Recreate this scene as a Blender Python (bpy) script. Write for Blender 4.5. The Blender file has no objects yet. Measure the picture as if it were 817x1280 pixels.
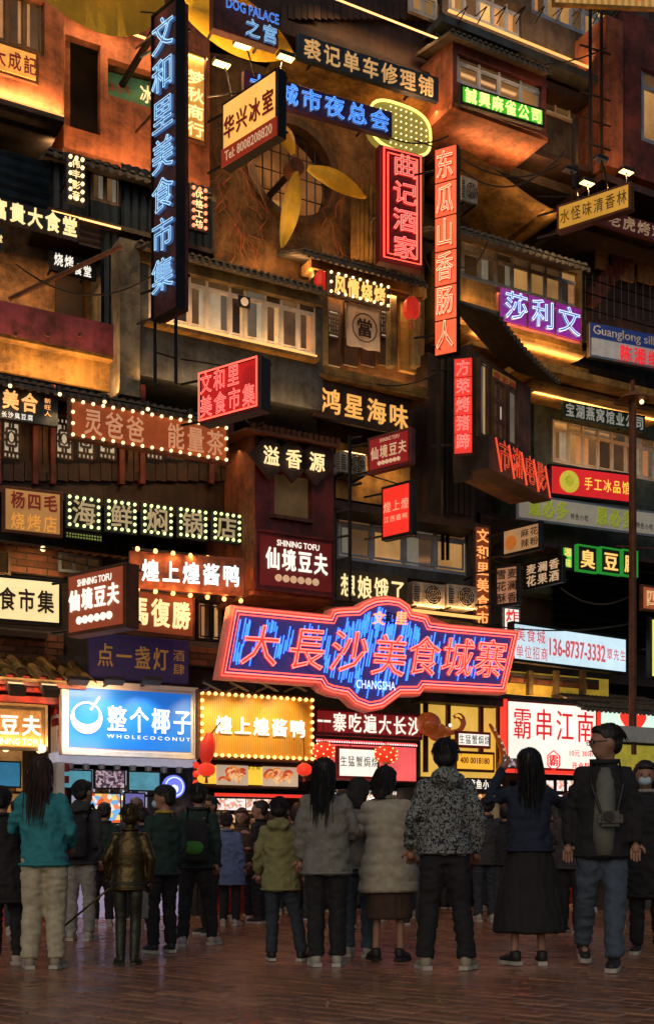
import bpy, bmesh, math, random
from mathutils import Vector, Matrix, noise
random.seed(7)
R = math.radians
S = bpy.context.scene
C = S.collection
# ---------------------------------------------------------------- camera
FPX, HOR, CX, CH = 1500.0, 1060.0, 408.5, 0.9
cd = bpy.data.cameras.new('camera'); cam = bpy.data.objects.new('camera', cd); C.objects.link(cam)
cam.location = (0, 0, CH); cam.rotation_euler = (R(90), 0, 0)
cd.sensor_fit = 'AUTO'; cd.sensor_width = 36; cd.lens = FPX/1280*36
cd.shift_y = (HOR-640)/1280; cd.clip_end = 800; cd.clip_start = 0.05
S.camera = cam
# ---------------------------------------------------------------- night sky and moon-weak sun
W = bpy.data.worlds.new('World'); S.world = W; W.use_nodes = True
wn = W.node_tree; bg = wn.nodes['Background']
sky = wn.nodes.new('ShaderNodeTexSky'); sky.sky_type = 'NISHITA'; sky.sun_disc = False
sky.sun_elevation = R(28); sky.sun_rotation = R(192)
wn.links.new(sky.outputs[0], bg.inputs[0]); bg.inputs[1].default_value = 0.040
sl = bpy.data.lights.new('sun', 'SUN'); sl.energy = 0.52; sl.angle = R(40); sl.color = (1, .74, .50)
so = bpy.data.objects.new('sun', sl); C.objects.link(so); so.rotation_euler = (R(62), 0, R(-12))
S.view_settings.view_transform = 'Standard'; S.view_settings.look = 'None'
S.view_settings.exposure = 0.0; S.view_settings.gamma = 1
S.view_settings.use_curve_mapping = False
S.cycles.max_bounces = 5; S.cycles.diffuse_bounces = 3; S.cycles.glossy_bounces = 3
S.cycles.sample_clamp_indirect = 4.0
S.cycles.use_denoising = True
S.cycles.caustics_reflective = False; S.cycles.caustics_refractive = False

# ---------------------------------------------------------------- materials
_M = {}
def mat(key, col=(.5,.5,.5), rough=.7, metal=0.0, var=.3, scale=5.0, bump=.25, em=None, es=0.0, streak=0.0, evar=0.0, spec=.5, coat=0.0, wave=None):
    if key in _M: return _M[key]
    m = bpy.data.materials.new(key); m.use_nodes = True; nt = m.node_tree; N = nt.nodes; L = nt.links
    b = N['Principled BSDF']; _M[key] = m
    b.inputs['Roughness'].default_value = rough; b.inputs['Metallic'].default_value = metal
    b.inputs['Specular IOR Level'].default_value = spec
    if coat: b.inputs['Coat Weight'].default_value = coat
    tc = N.new('ShaderNodeTexCoord'); mp = N.new('ShaderNodeMapping'); L.new(tc.outputs['Object'], mp.inputs[0])
    nz = N.new('ShaderNodeTexNoise'); nz.inputs['Scale'].default_value = scale; nz.inputs['Detail'].default_value = 8; nz.inputs['Roughness'].default_value = .65
    L.new(mp.outputs[0], nz.inputs['Vector'])
    fac = nz.outputs[0]
    if streak:
        mp2 = N.new('ShaderNodeMapping'); mp2.inputs['Scale'].default_value = (7, 7, .5); L.new(tc.outputs['Object'], mp2.inputs[0])
        n2 = N.new('ShaderNodeTexNoise'); n2.inputs['Scale'].default_value = 2.0; n2.inputs['Detail'].default_value = 5; L.new(mp2.outputs[0], n2.inputs['Vector'])
        mx = N.new('ShaderNodeMix'); mx.inputs[0].default_value = streak; L.new(fac, mx.inputs[2]); L.new(n2.outputs[0], mx.inputs[3]); fac = mx.outputs[0]
    if wave:
        wv = N.new('ShaderNodeTexWave'); wv.inputs['Scale'].default_value = wave[0]; wv.bands_direction = wave[1]; wv.inputs['Distortion'].default_value = wave[2]
        L.new(tc.outputs['Object'], wv.inputs['Vector'])
        mx = N.new('ShaderNodeMix'); mx.inputs[0].default_value = .55; L.new(fac, mx.inputs[2]); L.new(wv.outputs[1], mx.inputs[3]); fac = mx.outputs[0]
    rp = N.new('ShaderNodeValToRGB'); e = rp.color_ramp.elements
    e[0].position = .3; e[1].position = .7
    lo = [max(0, c*(1-var)) for c in col[:3]]; hi = [min(1, c*(1+var)) for c in col[:3]]
    e[0].color = (*lo, 1); e[1].color = (*hi, 1)
    L.new(fac, rp.inputs[0])
    if streak and not em:
        n3 = N.new('ShaderNodeTexNoise'); n3.inputs['Scale'].default_value = 2.0; n3.inputs['Detail'].default_value = 12; n3.inputs['Roughness'].default_value = .75; L.new(tc.outputs['Object'], n3.inputs['Vector'])
        r3 = N.new('ShaderNodeValToRGB'); e3 = r3.color_ramp.elements; e3[0].position = .38; e3[0].color = (.16,.14,.13,1); e3[1].position = .58; e3[1].color = (1,1,1,1); L.new(n3.outputs[0], r3.inputs[0])
        mm = N.new('ShaderNodeMix'); mm.data_type = 'RGBA'; mm.blend_type = 'MULTIPLY'; mm.inputs[0].default_value = .9; L.new(rp.outputs[0], mm.inputs[6]); L.new(r3.outputs[0], mm.inputs[7]); L.new(mm.outputs[2], b.inputs['Base Color'])
    else: L.new(rp.outputs[0], b.inputs['Base Color'])
    if bump:
        nb = N.new('ShaderNodeTexNoise'); nb.inputs['Scale'].default_value = scale*9; nb.inputs['Detail'].default_value = 4; L.new(tc.outputs['Object'], nb.inputs['Vector'])
        bp = N.new('ShaderNodeBump'); bp.inputs['Strength'].default_value = bump; bp.inputs['Distance'].default_value = .01
        L.new(nb.outputs[0], bp.inputs['Height']); L.new(bp.outputs[0], b.inputs['Normal'])
    if em:
        b.inputs['Emission Strength'].default_value = es
        if evar or wave:
            r2 = N.new('ShaderNodeValToRGB'); e = r2.color_ramp.elements; e[0].position = .32; e[1].position = .68
            v = evar or .4
            e[0].color = (*[c*(1-v) for c in em], 1); e[1].color = (*em, 1)
            L.new(fac, r2.inputs[0]); L.new(r2.outputs[0], b.inputs['Emission Color'])
        else: b.inputs['Emission Color'].default_value = (*em, 1)
    return m
def glow(key, col, s): return mat(key, [min(1,c*.7) for c in col], rough=.4, var=.05, bump=0, em=col, es=s)
def hx(h):
    h = h.lstrip('#'); f = lambda v: ((v/255+.055)/1.055)**2.4 if v > 10 else v/255/12.92
    return tuple(f(int(h[i:i+2], 16)) for i in (0, 2, 4))
# walls
mat('terracotta', (.30,.10,.045), .8, var=.4, scale=1.6, streak=.5)
mat('maroon_wall', (.13,.030,.026), .75, var=.4, scale=2, streak=.4)
mat('magenta_wall', (.16,.03,.05), .8, var=.35, scale=2, streak=.4)
mat('blue_tin', (.022,.05,.085), .5, var=.5, scale=3, streak=.7)
mat('slate_wall', (.07,.085,.095), .8, var=.35, scale=2.5, streak=.6)
mat('olive_wall', (.20,.16,.07), .85, var=.4, scale=2.2, streak=.5)
mat('ochre_wall', (.34,.20,.05), .85, var=.4, scale=2.2, streak=.5)
mat('concrete', (.20,.18,.13), .85, var=.35, scale=3, streak=.5)
mat('dark_concrete', (.07,.06,.055), .9, var=.4, scale=3, streak=.5)
mat('dark_wood', (.045,.022,.014), .6, var=.5, scale=5, streak=.6)
mat('old_wood', (.12,.06,.03), .6, var=.5, scale=5, streak=.6)
mat('red_wood', (.16,.025,.02), .5, var=.4, scale=5, streak=.5)
mat('red_lacquer', (.50,.03,.02), .45, var=.25, scale=4, streak=.3)
mat('green_wall', (.055,.085,.075), .85, var=.35, scale=2.5, streak=.5)
mat('black_metal', (.015,.014,.014), .45, .6, var=.4)
mat('rust_metal', (.12,.045,.02), .7, .3, var=.5, scale=7)
mat('window_frame', (.52,.50,.46), .55, .0, var=.25)
mat('window_blue', (.26,.32,.42), .5, .0, var=.3)
mat('window_wood', (.15,.08,.035), .5, var=.3)
mat('grey_tile', (.085,.075,.06), .75, var=.5, scale=8)
mat('brown_tile', (.20,.13,.055), .7, var=.45, scale=6)
mat('brick', (.15,.06,.035), .85, var=.4, scale=6)
mat('mortar', (.10,.085,.07), .95, var=.3)
mat('ac_white', (.42,.40,.34), .6, var=.25, streak=.5)
mat('black', (.008,.008,.009), .6, var=.3)
mat('steel', (.35,.35,.35), .35, .9, var=.2)
mat('lamp_head', (.05,.05,.05), .4, .8, var=.2)
mat('plaster_warm', (.30,.17,.075), .85, var=.5, scale=1.5, streak=.3)
mat('yellow_petal', (.78,.54,.05), .45, var=.3, scale=2, bump=.5)
mat('cloth_white', (.82,.78,.74), .9, var=.15)
mat('interior_dark', (.02,.013,.01), .9, var=.4)
# window panes
def pane_mat(key, col, es, ev):
    m = mat(key, [c*.12 for c in col], .12, bump=0, em=col, es=es, evar=ev, scale=1.1)
    nt = m.node_tree; oi = nt.nodes.new('ShaderNodeObjectInfo'); mp = [n for n in nt.nodes if n.type == 'MAPPING'][0]
    vm = nt.nodes.new('ShaderNodeVectorMath'); vm.operation = 'SCALE'; vm.inputs[0].default_value = (37, 11, 53); nt.links.new(oi.outputs['Random'], vm.inputs['Scale']); nt.links.new(vm.outputs[0], mp.inputs['Location'])
    mu = nt.nodes.new('ShaderNodeMath'); mu.operation = 'MULTIPLY_ADD'; mu.inputs[1].default_value = 1.2*es; mu.inputs[2].default_value = .35*es; nt.links.new(oi.outputs['Random'], mu.inputs[0]); nt.links.new(mu.outputs[0], nt.nodes['Principled BSDF'].inputs['Emission Strength'])
mat('pane_dark', (.012,.012,.012), .08, var=.4, scale=1.5, bump=0, em=(.10,.045,.015), es=.5, evar=.9)
pane_mat('pane_dim', (.24,.12,.045), .5, .8)
pane_mat('pane_warm', (.60,.30,.09), .65, .6)
pane_mat('pane_bright', (1,.60,.20), .95, .5)
pane_mat('pane_grey', (.26,.20,.13), .45, .7)
mat('lattice_glow', (.4,.38,.3), .6, var=.2, bump=0, em=(.60,.50,.34), es=.75, evar=.3)
mat('curtain_a', (.5,.42,.3), .9, em=(.75,.45,.17), es=.35); mat('curtain_b', (.45,.3,.2), .9, em=(.6,.25,.08), es=.35); mat('curtain_c', (.35,.38,.36), .9, em=(.4,.36,.25), es=.25)
# emitters
glow('bulb_warm', (1,.50,.16), 2.6); glow('bulb_white', (1,.72,.36), 2.2); glow('bulb_red', (1,.22,.10), 2.2); glow('bulb_green', (.80,.9,.36), 1.8)
glow('led_warm', (1,.48,.13), 1.3); glow('lamp_hot', (1,.62,.24), 3.4); glow('led_white', (1,.93,.8), 6)
glow('neon_red', (1,.085,.05), 2.6); glow('neon_pink', (1,.15,.12), 3.0); glow('neon_blue', (.08,.30,1), 2.2); glow('neon_cyan', (.36,.66,.95), 1.25)
glow('neon_white', (.50,.62,1), 1.8); glow('neon_orange', (1,.30,.06), 2.2); glow('neon_deepblue', (.02,.12,1), 5)
glow('lit_white', (1,.93,.80), 1.0); glow('lit_cream', (1,.76,.36), 1.05); glow('lit_yellow', (1,.58,.15), 1.05); glow('lit_cyanwhite', (.80,.95,1), 1.1)
glow('lit_orange', (1,.36,.10), 1.2); glow('lit_gold', (1,.50,.12), .75); glow('lit_red', (1,.05,.03), .9)
glow('dim_cream', (.9,.6,.35), .45)
mat('fill_blue', (.10,.14,.25), .4, bump=0, em=(.05,.13,.33), es=.6)
mat('fill_red', (.4,.04,.03), .4, bump=0, em=(.45,.02,.015), es=.7)
mat('fill_dark', (.05,.015,.015), .4, bump=0)
mat('gold_paint', (.55,.36,.14), .4, .5, var=.3)
mat('maroon_ink', (.10,.012,.012), .6, var=.2, bump=0, em=(.25,.015,.01), es=.4); mat('black_ink', (.012,.01,.01), .6, var=.2, bump=0)
mat('red_ink', (.62,.03,.035), .6, var=.2, bump=0, em=(.75,.02,.03), es=.75); mat('brown_ink', (.06,.025,.015), .6, var=.2, bump=0)
mat('white_ink', (.75,.72,.68), .6, var=.1, bump=0); mat('pink_ink', (.65,.22,.20), .6, var=.2, bump=0, em=(.7,.10,.13), es=.6)
mat('yellow_ink', (.75,.6,.05), .6, var=.2, bump=0); mat('green_ink', (.35,.5,.05), .6, var=.2, bump=0, em=(.45,.5,.03), es=.25)

# ---------------------------------------------------------------- frames and helpers
T = .55; TH = math.atan(T); ct, st = math.cos(TH), math.sin(TH)
UX = Vector((ct, st, 0)); NX = Vector((st, -ct, 0)); FO = Vector((0, 18, 0))
def dep(x, n=0.0): return (18 - n/ct)/(1 - T*(x-CX)/FPX)
def ray(x, y, Y): return Vector(((x-CX)/FPX*Y, Y, CH+(HOR-y)/FPX*Y))
def fac(x, y, n=0.0):                                      # facade coordinates (along, inwards, up)
    p = ray(x, y, dep(x, n)) - FO
    return Vector((p.dot(UX), -n, p.z))
def f2w(v): return FO + UX*v[0] - NX*v[1] + Vector((0, 0, v[2]))
def props(o, label=None, cat=None, group=None, kind=None):
    if label: o['label'] = label
    if cat: o['category'] = cat
    if group: o['group'] = group
    if kind: o['kind'] = kind
    return o
def empty(name, loc=(0,0,0), rz=0.0, **k):
    o = bpy.data.objects.new(name, None); C.objects.link(o); o.location = loc; o.rotation_euler = (0, 0, rz); o.empty_display_size = .1
    return props(o, **k)
def link(name, me, m=None, parent=None, **k):
    o = bpy.data.objects.new(name, me); C.objects.link(o)
    if parent: o.parent = parent
    if m and not me.materials: me.materials.append(_M[m] if isinstance(m, str) else m)
    return props(o, **k)
def obj(name, bm, m, parent=None, smooth=False, **k):
    me = bpy.data.meshes.new(name); bm.normal_update(); bm.to_mesh(me); bm.free()
    if smooth: me.polygons.foreach_set('use_smooth', [True]*len(me.polygons))
    return link(name, me, m, parent, **k)
def box(bm, a, b):
    x0, y0, z0 = a; x1, y1, z1 = b
    v = [bm.verts.new(p) for p in ((x0,y0,z0),(x1,y0,z0),(x1,y1,z0),(x0,y1,z0),(x0,y0,z1),(x1,y0,z1),(x1,y1,z1),(x0,y1,z1))]
    for f in ((0,3,2,1),(4,5,6,7),(0,1,5,4),(1,2,6,5),(2,3,7,6),(3,0,4,7)): bm.faces.new([v[i] for i in f])
    return v
def nb(*boxes):
    bm = bmesh.new()
    for a, b in boxes: box(bm, a, b)
    return bm
def bev(bm, w, seg=1):
    bmesh.ops.bevel(bm, geom=[e for e in bm.edges], offset=w, segments=seg, affect='EDGES', clamp_overlap=True); return bm
def tube(bm, pts, r, closed=False, n=6):
    pts = [Vector(p) for p in pts]; rings = []; N_ = len(pts)
    up0 = Vector((0,1,0))
    for i, p in enumerate(pts):
        a = pts[i-1] if (i or closed) else p; b = pts[(i+1) % N_] if (i < N_-1 or closed) else p
        d = (b-a).normalized() if (b-a).length > 1e-6 else Vector((1,0,0))
        up = up0 if abs(d.dot(up0)) < .95 else Vector((0,0,1))
        s = d.cross(up).normalized(); t = s.cross(d).normalized()
        rr = r[i] if isinstance(r, (list, tuple)) else r
        rings.append([bm.verts.new(p + s*math.cos(2*math.pi*k/n)*rr + t*math.sin(2*math.pi*k/n)*rr) for k in range(n)])
    for i in range(N_ if closed else N_-1):
        A, B = rings[i], rings[(i+1) % N_]
        for k in range(n): bm.faces.new((A[k], A[(k+1)%n], B[(k+1)%n], B[k]))
    if not closed: bm.faces.new(rings[0][::-1]); bm.faces.new(rings[-1])
def ball(bm, c, r, n=6, m=4, s=(1,1,1)):
    mt = Matrix.Translation(c) @ Matrix.Diagonal((s[0],s[1],s[2],1))
    bmesh.ops.create_uvsphere(bm, u_segments=n, v_segments=m, radius=r, matrix=mt)
def cyl(bm, c, r, d, axis='Z', n=12, r2=None):
    rot = {'Z': Matrix(), 'X': Matrix.Rotation(R(90),4,'Y'), 'Y': Matrix.Rotation(R(90),4,'X')}[axis]
    bmesh.ops.create_cone(bm, cap_ends=True, segments=n, radius1=r, radius2=r if r2 is None else r2, depth=d, matrix=Matrix.Translation(c) @ rot)
def prism(bm, pts, y0, y1):                                  # polygon in x,z extruded along y
    a = [bm.verts.new((x, y0, z)) for x, z in pts]; b = [bm.verts.new((x, y1, z)) for x, z in pts]
    n = len(pts)
    bm.faces.new(a); bm.faces.new(b[::-1])
    for i in range(n): bm.faces.new((a[i], b[i], b[(i+1)%n], a[(i+1)%n]))
# glyphs ------------------------------------------------------------
_G = {}
def glyph(ch, style, s=None):
    key = (ch, style)
    if key in _G: return _G[key]
    cu = bpy.data.curves.new('character', 'FONT'); cu.body = ch; cu.size = 1; cu.resolution_u = 2
    if style == 'tube': cu.fill_mode = 'NONE'; cu.bevel_depth = .0125; cu.bevel_resolution = 0
    elif style == 'thin': cu.fill_mode = 'NONE'; cu.bevel_depth = .012; cu.bevel_resolution = 0
    elif style == 'bold': cu.extrude = .030; cu.bevel_depth = .010; cu.bevel_resolution = 0
    elif style == 'heavy': cu.extrude = .045; cu.bevel_depth = .018; cu.bevel_resolution = 0
    else: cu.extrude = .02
    o = bpy.data.objects.new('t', cu)
    me = bpy.data.meshes.new_from_object(o)
    bpy.data.objects.remove(o); bpy.data.curves.remove(cu)
    xs = [v.co.x for v in me.vertices] or [0, 1]; ys = [v.co.y for v in me.vertices] or [0, 1]
    cjk = len(ch) == 1 and ord(ch) > 0x2e80
    cx, cy = (.5, .38) if cjk else ((min(xs)+max(xs))/2, (min(ys)+max(ys))/2)
    me.transform(Matrix.Rotation(R(90), 4, 'X') @ Matrix.Translation((-cx, -cy, 0)))
    me['w'] = 1.0 if cjk else max(xs)-min(xs); me['h'] = 1.0 if cjk else max(ys)-min(ys)
    me.materials.clear(); me.name = 'glyph'
    _G[key] = me
    return me
_GM = {}
def putglyph(ch, style, m, parent, x, y, z, w, h, name='character', tilt=0.0):
    if not isinstance(m, str): m = m.name
    g = glyph(ch, style); k = (ch, style, m)
    if k not in _GM:
        me = g.copy(); me.materials.append(_M[m]); _GM[k] = me
    o = link(name, _GM[k], None, parent)
    sx, sz = w/g['w'], h/g['h']
    o.location = (x, y, z); o.scale = (sx, min(sx, sz), sz)
    if tilt: o.rotation_euler = (0, tilt, 0)
    return o
STY = {'neon': ('tube', 'bold'), 'thin': ('thin', None)}
def text(parent, line, X0, X1, Z0, Z1, y):
    """line=(string, fx0, fy0, fx1, fy1, mode, style, material[, fill material])"""
    s, a, b, c, d, mode, style, m = line[:8]; fill = line[8] if len(line) > 8 else None
    x0, x1 = X0+(X1-X0)*a, X0+(X1-X0)*c; zt, zb = Z1-(Z1-Z0)*b, Z1-(Z1-Z0)*d
    cells = []
    if mode == 's': cells.append((s, (x0+x1)/2, (zt+zb)/2, x1-x0, zt-zb))
    elif mode == 'h':
        w = (x1-x0)/len(s)
        for i, ch in enumerate(s):
            if ch != ' ': cells.append((ch, x0+w*(i+.5), (zt+zb)/2, w*.88, min((zt-zb)*.98, w*1.25)))
    else:
        w = (zt-zb)/len(s)
        for i, ch in enumerate(s):
            if ch != ' ': cells.append((ch, (x0+x1)/2, zt-w*(i+.5), (x1-x0)*.96, w*.86))
    for ch, cx, cz, w, h in cells:
        if ch == '\u25cf':
            bm = bmesh.new(); cyl(bm, (0,0,0), .5, .1, 'Y', 20); o = obj('disc', bm, m, parent); o.location = (cx, y-.004, cz); o.scale = (min(w,h),.2,min(w,h)); continue
        nm = 'lettering' if mode == 's' else 'character'
        if style == 'neon':
            if fill: putglyph(ch, 'bold', fill, parent, cx, y-.012, cz, w, h, nm)
            putglyph(ch, 'tube', m, parent, cx, y-.045, cz, w, h, 'neon_tube')
        elif style == 'thin': putglyph(ch, 'thin', m, parent, cx, y-.02, cz, w, h, nm)
        else:
            lift = {'bold': .035, 'heavy': .06, 'reg': .02}[style]*min(w, h) if mode != 's' else .02*h
            putglyph(ch, style, m, parent, cx, y-lift-.003, cz, w, h, nm)
def bulbs(parent, pts, m, r=.026, name='bulb_string'):
    bm = bmesh.new()
    for p in pts: ball(bm, p, r, 6, 4)
    return obj(name, bm, m, parent, smooth=True, kind='stuff')
def rowpts(m, xa, xb, y, n, k):                            # level row of points along the facade
    a, b = m.P(xa, y, n), m.P(xb, y, n); return [Vector((a.x+(b.x-a.x)*i/(k-1), a.y, a.z)) for i in range(k)]
def rectpts(x0, x1, z0, z1, y, sp):
    P = []; nx = max(2, round((x1-x0)/sp)); nz = max(2, round((z1-z0)/sp))
    for i in range(nx+1): t = x0+(x1-x0)*i/nx; P += [(t, y, z0), (t, y, z1)]
    for i in range(1, nz): t = z0+(z1-z0)*i/nz; P += [(x0, y, t), (x1, y, t)]
    return P
LEDK = .95
def area(parent, loc, size, energy, col, aim, sy=.05):
    l = bpy.data.lights.new('led_or_fill_light', 'AREA'); l.shape = 'RECTANGLE'; l.size = size; l.size_y = sy; l.energy = energy*LEDK; l.color = col
    o = bpy.data.objects.new('led_or_fill_light', l); C.objects.link(o); o.parent = parent; o.location = loc
    o.rotation_euler = Vector(aim).to_track_quat('-Z', 'Y').to_euler(); return o
def spot(parent, loc, aim, energy, col=(1,.6,.25), size=110, r=.03):
    l = bpy.data.lights.new('lamp_or_fill_light', 'SPOT'); l.energy = energy; l.color = col; l.spot_size = R(size); l.spot_blend = .8; l.shadow_soft_size = r
    o = bpy.data.objects.new('lamp_or_fill_light', l); C.objects.link(o); o.parent = parent; o.location = loc
    o.rotation_euler = Vector(aim).to_track_quat('-Z', 'Y').to_euler(); return o
WARM = (1, .50, .19)
# ---------------------------------------------------------------- sign builder
def sign(name, label, q, n=.35, board='maroon_wall', lines=(), th=.1, frame=None, fw=.03, border=None, neon=None, face=None, fin=.04, panels=None, cat='sign', group=None, brackets=True, tubeborder=None, par=False, strip=None):
    xl, ytl, ybl, xr, ytr = q
    D0 = dep(xl, n); A = ray(xl, ybl, D0); zt = ray(xl, ytl, D0).z
    D1 = dep(xr, n) if ytr is None else D0*(HOR-ytl)/(HOR-ytr)
    B = ray(xr, ybl, D1); w = (Vector((B.x-A.x, B.y-A.y))).length; rz = math.atan2(B.y-A.y, B.x-A.x)
    hgt = zt-A.z
    mid = Vector(((A.x+B.x)/2, (A.y+B.y)/2, A.z))
    o = empty(name, mid, rz, label=label, cat=cat, group=group)
    X0, X1, Z0, Z1 = -w/2, w/2, 0, hgt
    obj('board', bev(nb(((X0,0,Z0),(X1,th,Z1))), .006), board, o)
    y = 0
    if frame:
        bm = nb(((X0-fw,-.03,Z0-fw),(X1+fw,th*.6,Z0)), ((X0-fw,-.03,Z1),(X1+fw,th*.6,Z1+fw)), ((X0-fw,-.03,Z0),(X0,th*.6,Z1)), ((X1,-.03,Z0),(X1+fw,th*.6,Z1)))
        obj('frame', bm, frame, o)
    if panels:                                                 # (count, material, gap, direction)
        k, pm, gap, dr = panels
        for i in range(k):
            if dr == 'h': a, b = X0+(X1-X0)*i/k+gap, X0+(X1-X0)*(i+1)/k-gap; bb = ((a,-.015,Z0+gap),(b,0,Z1-gap))
            else: a, b = Z1-(Z1-Z0)*(i+1)/k+gap, Z1-(Z1-Z0)*i/k-gap; bb = ((X0+gap,-.015,a),(X1-gap,0,b))
            obj('panel', nb(bb), pm, o)
            if border and border[0] == 'each': bulbs(o, rectpts(bb[0][0]+.03, bb[1][0]-.03, bb[0][2]+.03, bb[1][2]-.03, -.03, border[2]), border[1], border[3])
        y = -.015
    if face:
        obj('face_panel', nb(((X0+fin,-.008,Z0+fin),(X1-fin,0,Z1-fin))), face, o); y = min(y, -.008)
    if strip:                                                  # (fy0, fy1, material): lower strip
        obj('strip_panel', nb(((X0+.01,-.014,Z1-(Z1-Z0)*strip[1]),(X1-.01,-.0005,Z1-(Z1-Z0)*strip[0]))), strip[2], o); y = min(y, -.014)
    if border and border[0] != 'each':
        bulbs(o, rectpts(X0+border[3], X1-border[3], Z0+border[3], Z1-border[3], -.03, border[1]), border[0], border[2])
    if tubeborder:
        for mm, ins in tubeborder:
            bm = bmesh.new(); tube(bm, [(X0+ins,-.04,Z0+ins),(X1-ins,-.04,Z0+ins),(X1-ins,-.04,Z1-ins),(X0+ins,-.04,Z1-ins)], .012, True); obj('neon_border', bm, mm, o)
    for l in lines: text(o, l, X0, X1, Z0, Z1, y)
    if brackets:
        if rz < 0 or rz > R(60):                                # projecting sign: arms run to the far (wall) end
            for P_, r_ in (([(X0-.32,.05,Z0+hgt*.12),(X1,th+.012,Z0+hgt*.12)], .016), ([(X0-.32,.05,Z1-hgt*.08),(X1,th+.012,Z1-hgt*.08)], .016), ([(X0-.32,.05,Z1+.25),(X0+w*.6,th+.01,Z1-.02)], .01)):
                bm = bmesh.new(); tube(bm, P_, r_, n=5); obj('bracket', bm, 'black_metal', o)
        else:
            for fx in (.15, .85):
                xx = X0+w*fx; bm = bmesh.new(); tube(bm, [(xx, th*.8, Z0+hgt*.5), (xx, th+.35, Z0+hgt*.5)], .018, n=5); obj('bracket', bm, 'black_metal', o)
    return o
def unprop(o):
    for k in ('_w', '_h'):
        if k in o: del o[k]
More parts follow.
